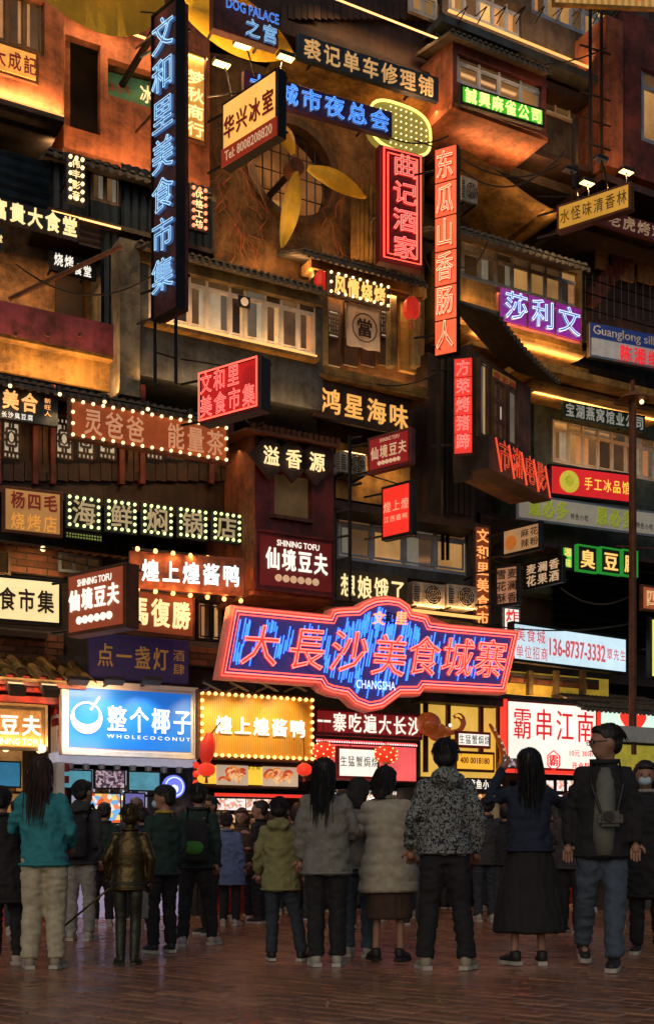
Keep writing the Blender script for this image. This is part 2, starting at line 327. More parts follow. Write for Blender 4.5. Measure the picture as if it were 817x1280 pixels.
# ---------------------------------------------------------------- house modules
class Mod:
    def __init__(s, name, label, x, y, n=0, cat='house', group=None):
        s.o0 = fac(x, y, n); s.root = empty(name, f2w(s.o0), TH, label=label, cat=cat, group=group)
    def P(s, x, y, n): return fac(x, y, n) - s.o0
    def rect(s, xl, yt, yb, xr, n):
        a = s.P(xl, yb, n); b = s.P(xl, yt, n); c = s.P(xr, yb, n)
        return a.x, c.x, a.z, b.z, a.y
    def box(s, name, xl, yt, yb, xr, n, d, m, parent=None, **k):
        x0, x1, z0, z1, y = s.rect(xl, yt, yb, xr, n)
        return obj(name, nb(((x0,y,z0),(x1,y+d,z1))), m, parent or s.root, **k)
    def hollow(s, name, xl, yt, yb, xr, n, d, m, holes, th=.12):
        """front wall with rectangular openings (px rects at the same plane), side walls, floor and ceiling"""
        x0, x1, z0, z1, y = s.rect(xl, yt, yb, xr, n)
        hs = []
        for h in holes:
            a, b, c, e, _ = s.rect(h[0], h[1], h[2], h[3], n); hs.append((max(a, x0+.02), min(b, x1-.02), max(c, z0+.02), min(e, z1-.02)))
        xs = sorted({x0, x1, *[h[0] for h in hs], *[h[1] for h in hs]}); bm = bmesh.new()
        zs = sorted({z0, z1, *[h[2] for h in hs], *[h[3] for h in hs]})
        for i in range(len(xs)-1):
            j = 0
            while j < len(zs)-1:
                def inside(j): 
                    cx, cz = (xs[i]+xs[i+1])/2, (zs[j]+zs[j+1])/2
                    return any(h[0] < cx < h[1] and h[2] < cz < h[3] for h in hs)
                if inside(j): j += 1; continue
                k = j
                while k < len(zs)-1 and not inside(k): k += 1
                box(bm, (xs[i], y, zs[j]), (xs[i+1], y+th, zs[k])); j = k
        box(bm, (x0, y+th, z0), (x0+th, y+d, z1)); box(bm, (x1-th, y+th, z0), (x1, y+d, z1))
        box(bm, (x0+th, y+th, z0), (x1-th, y+d, z0+th)); box(bm, (x0+th, y+th, z1-th), (x1-th, y+d, z1))
        bmesh.ops.remove_doubles(bm, verts=bm.verts, dist=1e-5)
        return obj(name, bm, m, s.root)
    def window(s, xl, yt, yb, xr, n, cols=3, rows=(1,), frame='window_frame', panes=('pane_dim',), bar=.035, d=.06, name='window'):
        x0, x1, z0, z1, y = s.rect(xl, yt, yb, xr, n); bm = bmesh.new(); b = bar
        box(bm, (x0,y,z0), (x1,y+d,z0+b)); box(bm, (x0,y,z1-b), (x1,y+d,z1)); box(bm, (x0,y,z0+b), (x0+b,y+d,z1-b)); box(bm, (x1-b,y,z0+b), (x1,y+d,z1-b))
        if isinstance(cols, int): ws = [1]*cols
        else: ws = cols
        tw = sum(ws); xx = [x0+b]
        for w in ws: xx.append(xx[-1]+(x1-x0-2*b)*w/tw)
        tr = sum(rows); zz = [z1-b]
        for r in rows: zz.append(zz[-1]-(z1-z0-2*b)*r/tr)
        for v in xx[1:-1]: box(bm, (v-b/2,y+.004,z0+b), (v+b/2,y+d-.004,z1-b))
        for v in zz[1:-1]: box(bm, (x0+b,y+.008,v-b/2), (x1-b,y+d-.008,v+b/2))
        # casement inner frames
        for i in range(len(xx)-1):
            for j in range(len(zz)-1):
                if zz[j]-zz[j+1] < .25: continue
                a0, a1, c0, c1 = xx[i]+b*.5, xx[i+1]-b*.5, zz[j+1]+b*.5, zz[j]-b*.5; t = b*.55
                box(bm, (a0,y+.015,c0), (a1,y+.04,c0+t)); box(bm, (a0,y+.015,c1-t), (a1,y+.04,c1)); box(bm, (a0,y+.015,c0+t), (a0+t,y+.04,c1-t)); box(bm, (a1-t,y+.015,c0+t), (a1,y+.04,c1-t))
        w = obj(name, bm, frame, s.root)
        rnd = random.Random(int(abs(xl*7+yt*13)))
        for i in range(len(xx)-1):
            for j in range(len(zz)-1):
                pm = panes[rnd.randrange(len(panes))]
                obj('pane', nb(((xx[i],y+d*.55,zz[j+1]),(xx[i+1],y+d*.55+.006,zz[j]))), pm, w)
                if zz[j]-zz[j+1] > .3 and rnd.random() < .5:
                    cw = (xx[i+1]-xx[i])*rnd.uniform(.3, .62); left = rnd.random() < .5; c0 = xx[i] if left else xx[i+1]-cw; zb_ = zz[j+1]
                    cb = bmesh.new(); nf = 6; P_ = [(c0+cw*q/nf, y+d*.55-(.010 if q % 2 else .003)) for q in range(nf+1)]; T_ = [cb.verts.new((a, b2, zz[j])) for a, b2 in P_]; B_ = [cb.verts.new((a, b2, zb_)) for a, b2 in P_]
                    for q in range(nf): cb.faces.new((B_[q], B_[q+1], T_[q+1], T_[q]))
                    obj('curtain', cb, rnd.choice(('curtain_a','curtain_b','curtain_c')), w)
        return w
    def corr(s, name, xl, yt, yb, xr, n, m, pitch=.09, amp=.018, horiz=False, th=.02):
        x0, x1, z0, z1, y = s.rect(xl, yt, yb, xr, n); bm = bmesh.new()
        if horiz:
            k = max(2, int((z1-z0)/pitch*2)); prev = None
            for i in range(k+1):
                z = z0+(z1-z0)*i/k; yy = y+(amp if i % 2 else -amp)
                cur = [bm.verts.new((x0,yy,z)), bm.verts.new((x1,yy,z))]
                if prev: bm.faces.new((prev[0],prev[1],cur[1],cur[0]))
                prev = cur
        else:
            k = max(2, int((x1-x0)/pitch*2)); prev = None
            for i in range(k+1):
                x = x0+(x1-x0)*i/k; yy = y+(amp if i % 2 else -amp)
                cur = [bm.verts.new((x,yy,z0)), bm.verts.new((x,yy,z1))]
                if prev: bm.faces.new((prev[0],cur[0],cur[1],prev[1]))
                prev = cur
        bmesh.ops.solidify(bm, geom=bm.faces[:], thickness=th)
        return obj(name, bm, m, s.root)
    def led(s, xl, y, xr, n, up=True, power=12, strip=True, r=.008, inn=.35, col=WARM):
        a = s.P(xl, y, n); b = s.P(xr, y, n); b.z = a.z
        if strip: obj('led_strip', nb(((a.x,a.y-r,a.z-r),(b.x,a.y+r,a.z+r))), 'led_warm', s.root)
        dz = 1 if up else -1
        area(s.root, ((a.x+b.x)/2, a.y-.03, a.z+dz*.03), max(.2, b.x-a.x), power, col, (0, inn, dz))
    def tiles(s, xl, y, xr, n, d, rise, m='grey_tile', pitch=.13, r=.045, name='tile_roof', m2=None):
        """eave line at plane n, rising inwards over depth d: base slab + half-round tile ribs with stepped courses"""
        a = s.P(xl, y, n); b = s.P(xr, y, n); x0, x1, z0, y0 = a.x, b.x, a.z, a.y; bm = bmesh.new()
        v = [bm.verts.new(p) for p in ((x0,y0,z0-.05),(x1,y0,z0-.05),(x1,y0+d,z0+rise-.05),(x0,y0+d,z0+rise-.05),(x0,y0,z0-.01),(x1,y0,z0-.01),(x1,y0+d,z0+rise-.01),(x0,y0+d,z0+rise-.01))]
        for f in ((0,3,2,1),(4,5,6,7),(0,1,5,4),(1,2,6,5),(2,3,7,6),(3,0,4,7)): bm.faces.new([v[i] for i in f])
        k = int((x1-x0)/pitch); nc = max(2, int(math.hypot(d, rise)/.28))
        for i in range(k+1):
            x = x0+(x1-x0)*(i+.5)/(k+1)
            for c in range(nc):
                t0, t1 = c/nc, (c+1)/nc; ro, ri = r*1.12, r*.92
                R0 = []; R1 = []
                for q in range(5):
                    an = math.pi*q/4
                    R0.append(bm.verts.new((x+math.cos(an)*ro, y0+d*t0-.02, z0+rise*t0+math.sin(an)*ro))); R1.append(bm.verts.new((x+math.cos(an)*ri, y0+d*t1, z0+rise*t1+math.sin(an)*ri)))
                for q in range(4): bm.faces.new((R0[q],R0[q+1],R1[q+1],R1[q]))
                if c == 0: bm.faces.new(R0[::-1])
            if i <= k:                                            # drip tile between ribs
                box(bm, (x+pitch*.28,y0-.025,z0-.085), (x+pitch*.72,y0-.005,z0-.02))
        return obj(name, bm, m, s.root, kind='stuff')
    def bar(s, name, pts, r, m='black_metal', n=6, **k):
        bm = bmesh.new(); tube(bm, [s.P(*p) for p in pts], r, n=n); return obj(name, bm, m, s.root, **k)
def gy(x, n): return HOR + CH*FPX/dep(x, n)
# ================================================================ ground
g = nb(((-150,-60,-.3),(200,260,-.012)))
mat('wet_mortar', (.03,.02,.016), .45, var=.4, scale=3)
ground = obj('ground', g, 'wet_mortar', kind='structure')
for i, (c, rg) in enumerate((((.36,.17,.09), .27), ((.30,.145,.08), .23), ((.40,.20,.11), .31), ((.27,.13,.08), .20))):
    mat('paver%d' % i, c, rg, var=.28, scale=11, bump=.45, coat=.22)
a = R(-40); dx, dy = Vector((math.cos(a), math.sin(a))), Vector((-math.sin(a), math.cos(a)))
cells = []; BL, BW = .30, .15
for i in range(-80, 120):
    for j in range(-80, 150):
        c = dx*((i+(.5 if j % 2 else 0))*BL) + dy*(j*BW) + Vector((0, 9))
        if 5.2 < c.y < 19.5 and abs(c.x) < c.y*.30+1.2 and c.y < 18.2+.55*c.x: cells.append(c)
cells.sort(key=lambda c: (c.x*.6)**2+c.y**2)
pm = []
for k in range(8):
    me = bpy.data.meshes.new('paving_brick'); bm = nb(((-BL/2+.010,-BW/2+.012,-.03),(BL/2-.010,BW/2-.012,0))); 
    bmesh.ops.bevel(bm, geom=[e for e in bm.edges if all(v.co.z > -.01 for v in e.verts)], offset=.008, segments=1, affect='EDGES'); bm.to_mesh(me); bm.free()
    me.materials.append(_M['paver%d' % (k % 4)]); pm.append(me)
far = [bmesh.new() for _ in range(2)]
for k, c in enumerate(cells):
    rx, ry = random.gauss(0, .009), random.gauss(0, .009); dz = random.uniform(-.004, .003)
    if k < 298:
        o = link('paving_brick', random.choice(pm), None, ground); o.location = (c.x, c.y, dz); o.rotation_euler = (rx, ry, a+random.gauss(0, .012))
    else:
        M_ = Matrix.Translation((c.x, c.y, dz-.002)) @ Matrix.Rotation(a+random.gauss(0,.012), 4, 'Z') @ Matrix.Rotation(rx*.7, 4, 'X') @ Matrix.Rotation(ry*.7, 4, 'Y')
        v = box(far[random.random() < .4], (-BL/2+.006,-BW/2+.006,-.025), (BL/2-.006,BW/2-.006,0))
        for q in v: q.co = M_ @ q.co
for i, f in enumerate(far): obj('far_paving', f, 'paver%d' % (0 if i == 0 else 3), ground, kind='stuff')
# ================================================================ building core behind everything
m = Mod('rear_wall', 'dark rear wall of the stacked house facade behind all the balconies', -260, 1140, -.9, cat='wall')
x0, y_, z1 = m.P(-260, -260, -.9).x, 0, 17.0
obj('wall', nb(((x0, 0, -.3), (m.P(1180, 500, -.9).x, .3, z1))), 'dark_concrete', m.root)
# ---------------------------------------------------------------- top left terracotta house
m = Mod('terracotta_house', 'terracotta house corner at top left with one wood framed window', -60, 110, 1.2)
m.hollow('wall', -60, -60, 104, 80, 1.2, 1.9, 'terracotta', [(-40, -30, 40, 56)])
m.window(-40, -30, 40, 56, 1.13, cols=4, rows=(1,), frame='window_wood', panes=('pane_warm','pane_dim'))
m.box('floor_slab', -62, 104, 110, 81, 1.24, 2.0, 'dark_concrete')
m.led(-60, 103, 80, 1.25, up=True, power=26, inn=.5)
bulbs(m.root, [m.P(-55+135*i/22, 100+4, 1.27) for i in range(0)] or [m.P(-50, 104, 1.27)], 'bulb_warm', .02)
# recessed terracotta house beside it
m = Mod('recessed_house', 'recessed terracotta house with tall dark doorway behind the vertical neon sign', 78, 185, .5)
m.hollow('wall', 80, -40, 183, 262, .5, 1.2, 'terracotta', [(80.5, 42, 156, 126), (135, 72, 118, 192)])
m.box('door_recess', 80, 40, 160, 130, -.15, .05, 'interior_dark')
m.box('opening_back', 130, 60, 125, 200, 0.0, .05, 'plaster_warm')
m.led(60, 186, 255, .75, up=True, power=22, inn=.8, strip=False)
m.led(84, 14, 258, .66, up=False, power=13, inn=.4, strip=False)
bulbs(m.root, rowpts(m, 80, 258, 13, .62, 70), 'bulb_warm', .018)
sign('faded_banner', 'faded green banner with blurred red letters inside the terracotta opening', (134, 89, 123, 192, 103), .3, mat('faded_green', (.05,.20,.12), .7, var=.4), [('\u8d64\u6807\u5e03', .02,.1,.52,.95,'h','reg', mat('blur_red', (.35,.04,.04), .8)), ('\u51b0', .68,.05,1,1,'h','bold','lit_cream')], th=.04, brackets=False)
sign('house_sign', 'glowing orange board reading 大成記 on the top left terracotta house', (-14, 46, 87, 49, None), 1.27, 'rust_metal', [('\u5927\u6210\u8a18', .05,.1,.97,.92,'h','bold','maroon_ink')], face=mat('lit_orange_board', (.6,.3,.06), .6, em=(1,.42,.08), es=.75, evar=.35), th=.05)
sign('vertical_sign', 'tall pale blue neon sign reading 文和里美食市集 running down the left', (192, 22, 400, 222, -3), 2.6, 'maroon_wall', [('\u6587\u548c\u91cc\u7f8e\u98df\u5e02\u96c6', .02,.025,.98,.94,'v','neon','neon_cyan','fill_blue')], th=.16, frame='black_metal', fw=.012)
sign('vertical_sign', 'gold lit vertical board reading 梦秋商行 right of the pale blue neon', (229, 60, 172, 258, None), .66, 'rust_metal', [('\u68a6\u79cb\u5546\u884c', .12,.2,.9,.97,'v','bold','lit_cream')], face=mat('gold_board', (.5,.3,.06), .5, em=(1,.46,.07), es=.42, evar=.5), th=.05)
# ---------------------------------------------------------------- blue corrugated house
m = Mod('corrugated_house', 'dark blue corrugated metal house with small square window at left', 66, 258, 1.05)
m.corr('corrugated_wall', 62, 184, 258, 114, 1.05, 'blue_tin', .11)
m.corr('corrugated_wall', 151, 184+19, 284, 266, 1.05, 'blue_tin', .11)
m.corr('corrugated_wall', 113, 197, 209, 151, 1.05, 'blue_tin', .11); m.corr('corrugated_wall', 113, 249, 273, 151, 1.05, 'blue_tin', .11)
m.window(113, 208, 249, 151, 1.03, cols=2, frame='window_wood', panes=('pane_dim',), bar=.025)
m.box('floor_slab', 60, 258, 264, 266, 1.1, 1.2, 'dark_wood')
m.box('side_wall', 62, 184, 258, 63.5, 1.0, 1.0, 'blue_tin')
m.tiles(58, 186, 266, 1.25, 1.0, .18, 'grey_tile', .12, .03, 'roof_edge')
m.box('back_wall', 62, 190, 262, 268, .35, .08, 'blue_tin')
for lab, q, tx, bc in (('narrow vertical bulb sign reading 伟丰影音 on blue corrugated wall', (83, 191, 251, 107, None), '\u4f1f\u4e30\u5f71\u97f3', 'bulb_white'), ('small vertical sign reading 优格工坊 framed in red bulbs', (237, 230, 286, 260, None), '\u4f18\u683c\u5de5\u574a', 'bulb_red')):
    sign('bulb_sign', lab, q, 1.42, 'black', [(tx, .28,.06,.74,.95,'v','bold','lit_cream')], th=.06, border=(bc, .105, .025, .045), group=None)
# ---------------------------------------------------------------- recessed grill shop, far left
m = Mod('grill_house', 'left house with louvres and dim recessed room above magenta wall', -60, 380, .95)
m.corr('roof_sheet', -60, 170, 238, 64, 1.0, 'blue_tin', .12, .02, horiz=True)
m.box('back_wall', -60, 255, 380, 130, .15, .08, 'plaster_warm')
m.box('doorway', 70, 340, 420, 104, .24, .03, 'interior_dark')
m.box('floor_slab', -62, 366, 374, 150, 1.05, 1.0, 'dark_wood')
m.corr('louver', 99, 279, 306, 126, 1.0, 'steel', .09, .018, horiz=True)
m.corr('corrugated_wall', 126, 286, 425, 151, 1.0, 'blue_tin', .09)
m.box('pillar', 150, 296, 492, 175, 1.35, 1.2, 'concrete')
m.box('parapet', -60, 362, 408, 150, 1.1, .15, 'magenta_wall')
bulbs(m.root, rowpts(m, 66, 150, 264, 1.12, 36), 'bulb_warm', .014)
m.led(-60, 300, 110, .6, up=False, power=14, inn=.6, strip=False)
m.bar('prop', [(12, 374, 1.5), (152, 308, 1.5)], .03, 'rust_metal')
sign('restaurant_sign', 'cream lit letters 富貴大食堂 on dark board at far left', (-14, 243, 272, 99, None), 1.25, 'black', [('\u5bcc\u8cb4\u5927\u98df\u5802', .02,.06,.99,.97,'h','heavy','lit_cream')], th=.06)
sign('grill_sign', 'black hanging board reading 烧烤食堂 in small white letters behind diagonal pole', (62, 312, 337, 121, None), .8, 'black', [('\u70e7\u70e4', .08,.05,.52,.75,'h','bold','lit_white'), ('\u98df\u5802', .5,.3,.9,1,'h','bold','lit_white')], th=.05)
sign('edge_sign', 'sliver of black sign with one cream character at left edge', (-14, 280, 310, 5, None), 1.3, 'black', [('\u8001\u5802', .1,.1,.95,.9,'h','bold','lit_cream')], th=.05)
m = Mod('lit_eave', 'tile edged eave glowing orange under the magenta wall', -60, 470, 1.3, cat='roof')
m.box('soffit', -60, 404, 409, 158, 1.1, 1.1, 'ochre_wall')
m.box('soffit_board', -60, 411, 452, 151, .95, .05, 'ochre_wall')
m.led(-60, 455, 150, 1.25, up=True, power=30, inn=.35, strip=False)
m.tiles(-60, 462, 262, 1.7, .9, .22, 'grey_tile', .10, .04)
for x in (-20, 20, 60, 100): m.bar('rafter', [(x, 420, .98), (x, 418, 1.6)], .02, 'old_wood')
# ---------------------------------------------------------------- slate balcony house with the long window
m = Mod('slate_house', 'slate blue balcony house with a long lit row of white windows', 173, 470, 1.25)
m.hollow('wall', 173, 318, 468, 403, 1.25, 1.5, 'slate_wall', [(186, 327, 398, 396)])
m.box('frieze', 172, 300, 325, 404, 1.3, .1, 'olive_wall')
m.window(186, 327, 398, 396, 1.2, cols=(1.15,1,1,1.35,.9,1.2,1,1.05,1), rows=(.22,1), frame='window_frame', panes=('pane_dim','pane_dark','pane_grey','pane_dim'))
m.box('window_ledge', 183, 399, 403, 399, 1.38, .15, 'ochre_wall')
m.led(186, 398, 396, 1.36, up=True, power=10, inn=.3, r=.009)
m.led(170, 474, 400, 1.4, up=True, power=13, inn=.35, strip=False)
m.tiles(172, 302, 404, 1.45, .5, .1, 'grey_tile', .10, .03, 'roof_edge')
sign('small_plaque', 'small square flower emblem plate on the slate house window', (298, 368, 383, 313, None), 1.3, 'black', [('\u25cf', .15,.15,.85,.85,'h','bold','dim_cream')], th=.02, brackets=False)
m = Mod('sign_post', 'two thin black posts below the tall neon vertical sign', 193, 520, 2.5, cat='post')
m.bar('post', [(194, 398, 2.5), (194, 480, 2.5)], .022); m.bar('post', [(220, 398, 2.5), (220, 480, 2.5)], .022); m.bar('brace', [(194, 440, 2.5), (220, 448, 2.5)], .015)
for a_, b_ in (((170, 165, 1.1), (195, 138, 2.55)), ((170, 60, .7), (193, 42, 2.55)), ((176, 312, 1.3), (193, 300, 2.55)), ((172, 405, 1.4), (194, 396, 2.55)), ((196, 480, 2.5), (196, 478, 1.2))): m.bar('brace', [a_, b_], .016)
# ---------------------------------------------------------------- wooden balcony house
m = Mod('balcony_house', 'warm timber balcony house with lattice doors and a hanging white cloth', 389, 470, .75)
m.box('back_wall', 389, 320, 460, 530, .35, .1, 'plaster_warm')
for x in (392, 403, 488, 518): m.box('post', x, 326, 456, x+7, .8, .14, 'olive_wall')
m.box('beam', 389, 322, 334, 533, .85, .3, 'ochre_wall'); m.box('beam', 400, 338, 343, 528, .8, .1, 'old_wood')
m.box('side_panel', 500, 345, 462, 520, .62, .08, 'ochre_wall')
m.tiles(378, 312, 532, 1.1, .8, .3, 'grey_tile', .10, .035)
m.box('balcony_slab', 403, 456, 466, 533, 1.25, 1.2, 'ochre_wall'); m.box('slab_edge', 401, 466, 470, 535, 1.28, 1.2, 'ochre_wall')
m.led(405, 469, 530, 1.0, up=True, power=7, strip=False); m.led(403, 345, 522, .78, up=False, power=12, inn=.3, strip=False)
m.led(405, 475, 520, .35, up=True, power=8, inn=-.3, strip=False)
def lattice(mod, xl, yt, yb, xr, n, fm='old_wood', back='lattice_glow', lower=0.0, name='lattice_panel', style=0):
    """framed panel with an angular Chinese fretwork, lit from behind"""
    x0, x1, z0, z1, y = mod.rect(xl, yt, yb, xr, n); w, h = x1-x0, z1-z0; bm = bmesh.new(); t = .012
    def hb(a, b, z): box(bm, (x0+a*w, y, z0+z*h-t), (x0+b*w, y+.03, z0+z*h+t))
    def vb(x, a, b): box(bm, (x0+x*w-t, y+.002, z0+a*h), (x0+x*w+t, y+.028, z0+b*h))
    for z in (0, .14, .86, 1): hb(0, 1, z)
    for x in (0, 1): vb(x, 0, 1)
    if style == 0:
        for x in (.25, .5, .75): vb(x, 0, .14); vb(x, .86, 1)
        hb(.2, .8, .3); hb(.2, .8, .7); vb(.2, .3, .7); vb(.8, .3, .7)
        hb(0, .2, .42); hb(0, .2, .58); hb(.8, 1, .42); hb(.8, 1, .58); vb(.4, .14, .3); vb(.6, .14, .3); vb(.4, .7, .86); vb(.6, .7, .86)
        tube(bm, [(x0+w*(.5+.22*math.cos(q*math.pi/4)), y+.014, z0+h*(.5+.14*math.sin(q*math.pi/4))) for q in range(8)], t*.9, True, 4)
    else:
        for x in (.25, .5, .75): vb(x, .14, .86)
        for z in (.28, .42, .56, .70): hb(0 if int(z*50) % 2 else .25, 1 if int(z*100) % 3 else .75, z)
    p = obj(name, bm, fm, mod.root)
    obj('pane', nb(((x0,y+.035,z0),(x1,y+.04,z1))), back, p)
    return p
for x in (409, 430, 452, 474):
    m.box('door_leaf', x, 377, 455, x+17, .56, .04, 'dark_wood'); lattice(m, x+2, 386, 420, x+15, .60, 'dark_wood', 'lattice_glow', style=1)
sign('bulb_sign', 'cream lit board reading 风情烧烤 framed with warm bulbs over balcony', (409, 336, 368, 487, None), 1.3, 'old_wood', [('\u98ce\u60c5\u70e7\u70e4', .09,.12,.93,.92,'h','heavy','lit_yellow')], th=.06, border=('bulb_white', .11, .022, .045))
# hanging cloth
m = Mod('cloth_banner', 'white cloth with 當 inside a circle hanging on the timber balcony', 433, 431, .95, cat='banner')
x0, x1, z0, z1, y = m.rect(433, 377, 431, 475, .95); bm = bmesh.new(); gv = []
for j in range(9):
    gv.append([bm.verts.new((x0+(x1-x0)*i/14, y+.02*math.sin(i*.9+j*.35)*(1-j/10), z0+(z1-z0)*j/8)) for i in range(15)])
for j in range(8):
    for i in range(14): bm.faces.new((gv[j][i], gv[j][i+1], gv[j+1][i+1], gv[j+1][i]))
bmesh.ops.solidify(bm, geom=bm.faces[:], thickness=.006); obj('cloth', bm, 'cloth_white', m.root, True)
putglyph('\u7576', 'bold', 'brown_ink', m.root, (x0+x1)/2, y-.03, (z0+z1)/2-.02, .27, .27)
bm = bmesh.new(); tube(bm, [((x0+x1)/2+.2*math.cos(q*.39), y-.032, (z0+z1)/2-.02+.2*math.sin(q*.39)) for q in range(16)], .009, True, 5); obj('ring_print', bm, 'brown_ink', m.root)
m.bar('rod', [(430, 377, .95), (478, 377, .95)], .012)
def lantern(label, x, y, n, r, sz=1.0, lit='lantern_red', tassel=True, name='red_lantern', dots=False, group=None):
    m = Mod(name, label, x, y, n, cat='lantern', group=group); bm = bmesh.new(); nseg = 16
    prof = [(-1,.35),(-.8,.72),(-.45,.95),(0,1),(.45,.95),(.8,.72),(1,.35)]; rg = []
    for t, q in prof: rg.append([bm.verts.new((math.cos(2*math.pi*k/nseg)*r*q*(1 if k % 2 else .93), math.sin(2*math.pi*k/nseg)*r*q*(1 if k % 2 else .93), t*r*sz)) for k in range(nseg)])
    for A, B in zip(rg, rg[1:]):
        for k in range(nseg): bm.faces.new((A[k], A[(k+1) % nseg], B[(k+1) % nseg], B[k]))
    bm.faces.new(rg[0][::-1]); bm.faces.new(rg[-1]); obj('shade', bm, lit, m.root)
    bm = bmesh.new(); cyl(bm, (0,0,r*sz*1.04), r*.4, r*.12); cyl(bm, (0,0,-r*sz*1.04), r*.4, r*.12); obj('cap', bm, 'gold_paint', m.root)
    if tassel:
        bm = bmesh.new(); cyl(bm, (0,0,-r*sz*1.5), r*.22, r*.8, n=8, r2=r*.1); obj('tassel', bm, 'red_lacquer', m.root)
    bm = bmesh.new(); tube(bm, [(0,0,r*sz), (0,0,r*sz+.35)], .006); obj('cord', bm, 'black', m.root)
    if dots:
        bm = bmesh.new()
        for q in range(26):
            an = q*2.4; zz = -0.85+1.7*q/26; rr = r*math.sqrt(1-zz*zz*.75)*1.02; ball(bm, (rr*math.cos(an), rr*math.sin(an), zz*r*sz), .012, 5, 3)
        obj('dot', bm, 'bulb_warm', m.root, kind='stuff')
    return m
mat('lantern_red', (.55,.03,.02), .5, em=(.9,.03,.015), es=.35, var=.2); mat('lantern_hot', (.5,.03,.02), .5, em=(.9,.04,.015), es=.8, var=.2)
lantern('red cloth lantern hanging right of the timber balcony doors', 514, 386, 1.05, .125, 1.3)
lantern('dim red lantern left of the 风情烧烤 bulb sign', 401, 352, 1.0, .10, 1.4, tassel=False)
# ---------------------------------------------------------------- fan alcove
m = Mod('fan_alcove', 'plaster alcove wall with round barred vent and dangling branches', 268, 330, .3, cat='wall')
cxv, czv = m.P(366, 214, .3).x, m.P(366, 214, .3).z; rad = .66
x0, x1, z0, z1, y = m.rect(262, 60, 330, 530, .3)
bm = bmesh.new(); ns = 40; inner = []; outer = []
for k in range(ns):
    an = 2*math.pi*k/ns; c_, s_ = math.cos(an), math.sin(an)
    inner.append(bm.verts.new((cxv+rad*c_, y, czv+rad*s_)))
    tt = min(((x1 if c_ > 0 else x0)-cxv)/c_ if abs(c_) > 1e-6 else 1e9, ((z1 if s_ > 0 else z0)-czv)/s_ if abs(s_) > 1e-6 else 1e9)
    outer.append(bm.verts.new((cxv+tt*c_, y, czv+tt*s_)))
for k in range(ns): bm.faces.new((inner[k], inner[(k+1) % ns], outer[(k+1) % ns], outer[k]))
bmesh.ops.solidify(bm, geom=bm.faces[:], thickness=.12)
obj('wall', bm, mat('mottled_plaster', (.26,.145,.06), .85, var=.7, scale=2.6, streak=.3), m.root)
bm = bmesh.new()
for k in range(ns):
    an = 2*math.pi*k/ns; an2 = 2*math.pi*(k+1)/ns
    q = [bm.verts.new((cxv+rr*math.cos(w_), yy, czv+rr*math.sin(w_))) for rr, yy in ((rad*1.16, y-.05), (rad*.98, y-.05), (rad*.98, y+.3)) for w_ in (an, an2)]
    bm.faces.new((q[0], q[1], q[3], q[2])); bm.faces.new((q[2], q[3], q[5], q[4]))
bmesh.ops.solidify(bm, geom=bm.faces[:], thickness=.03); obj('vent_ring', bm, 'old_wood', m.root)
bm = bmesh.new()
for k in range(-4, 5):
    dx_ = k*rad/4.6; hh = math.sqrt(max(.01, rad**2-dx_**2)); tube(bm, [(cxv+dx_, y+.12, czv-hh), (cxv+dx_, y+.12, czv+hh)], .012, n=4)
    if k % 2 == 0: tube(bm, [(cxv-hh, y+.13, czv+dx_), (cxv+hh, y+.13, czv+dx_)], .01, n=4)
obj('vent_grille', bm, 'black_metal', m.root)
bm = bmesh.new(); cyl(bm, (cxv, y+.4, czv), rad*1.05, .05, 'Y', 32); obj('vent_back', bm, mat('vent_glow', (.2,.1,.04), .8, em=(.55,.20,.05), es=.35, evar=.9, scale=2), m.root)
obj('lit_hatch', nb(((cxv-.28, y+.33, czv-.62), (cxv+.02, y+.36, czv-.30))), 'pane_warm', m.root)
bm = bmesh.new(); rnd = random.Random(3)
for q in range(46):
    bx = rnd.choice([rnd.uniform(x0+.1, cxv-.6), rnd.uniform(cxv+.4, x1-.5)]); bz = rnd.uniform(z0+.4, czv+.5); pts = [(bx, y-.05, bz)]
    for k in range(5): pts.append((pts[-1][0]+rnd.uniform(-.14,.14), y-.05-rnd.uniform(0,.12), pts[-1][2]-rnd.uniform(.06,.2)))
    pts = [p for p in pts if math.hypot(p[0]-cxv, p[2]-czv) > rad*.2]
    if len(pts) > 1: tube(bm, pts, .0045, n=3)
obj('branch', bm, mat('twig', (.30,.09,.04), .7), m.root, kind='stuff')
m.corr('ribbed_pilaster', 437, 225, 322, 470, .5, 'ochre_wall', .07, .02)
m.led(300, 326, 470, .75, up=True, power=26, inn=.35, strip=False); m.led(438, 322, 468, .75, up=True, power=9, inn=.2, strip=False)
spot(m.root, m.P(366, 150, .9), (0, .7, -1), 30); spot(m.root, m.P(420, 330, 1.7), (-.5, .0, 1), 40, (1,.7,.3), 90)  # second spot is added to light the fan blades
def petal(bm, L, w, y0=0, tk=.02, n=12):
    top = []; 
    for i in range(n+1):
        t = i/n; ww = w*math.sin(math.pi*min(1, t*.92+.06))**.8; cz = .05*math.sin(math.pi*t)
        top.append((t*L, ww, cz))
    v = [[bm.verts.new((x, y0-cz-(.0 if s else .04*0), s*ww)) for s in (-1, 0, 1)] for x, ww, cz in top]
    for r_ in v: r_[1].co.y -= .035
    for a_, b_ in zip(v, v[1:]):
        for k in range(2): bm.faces.new((a_[k], b_[k], b_[k+1], a_[k+1]))
    bmesh.ops.solidify(bm, geom=bm.faces[:], thickness=tk)
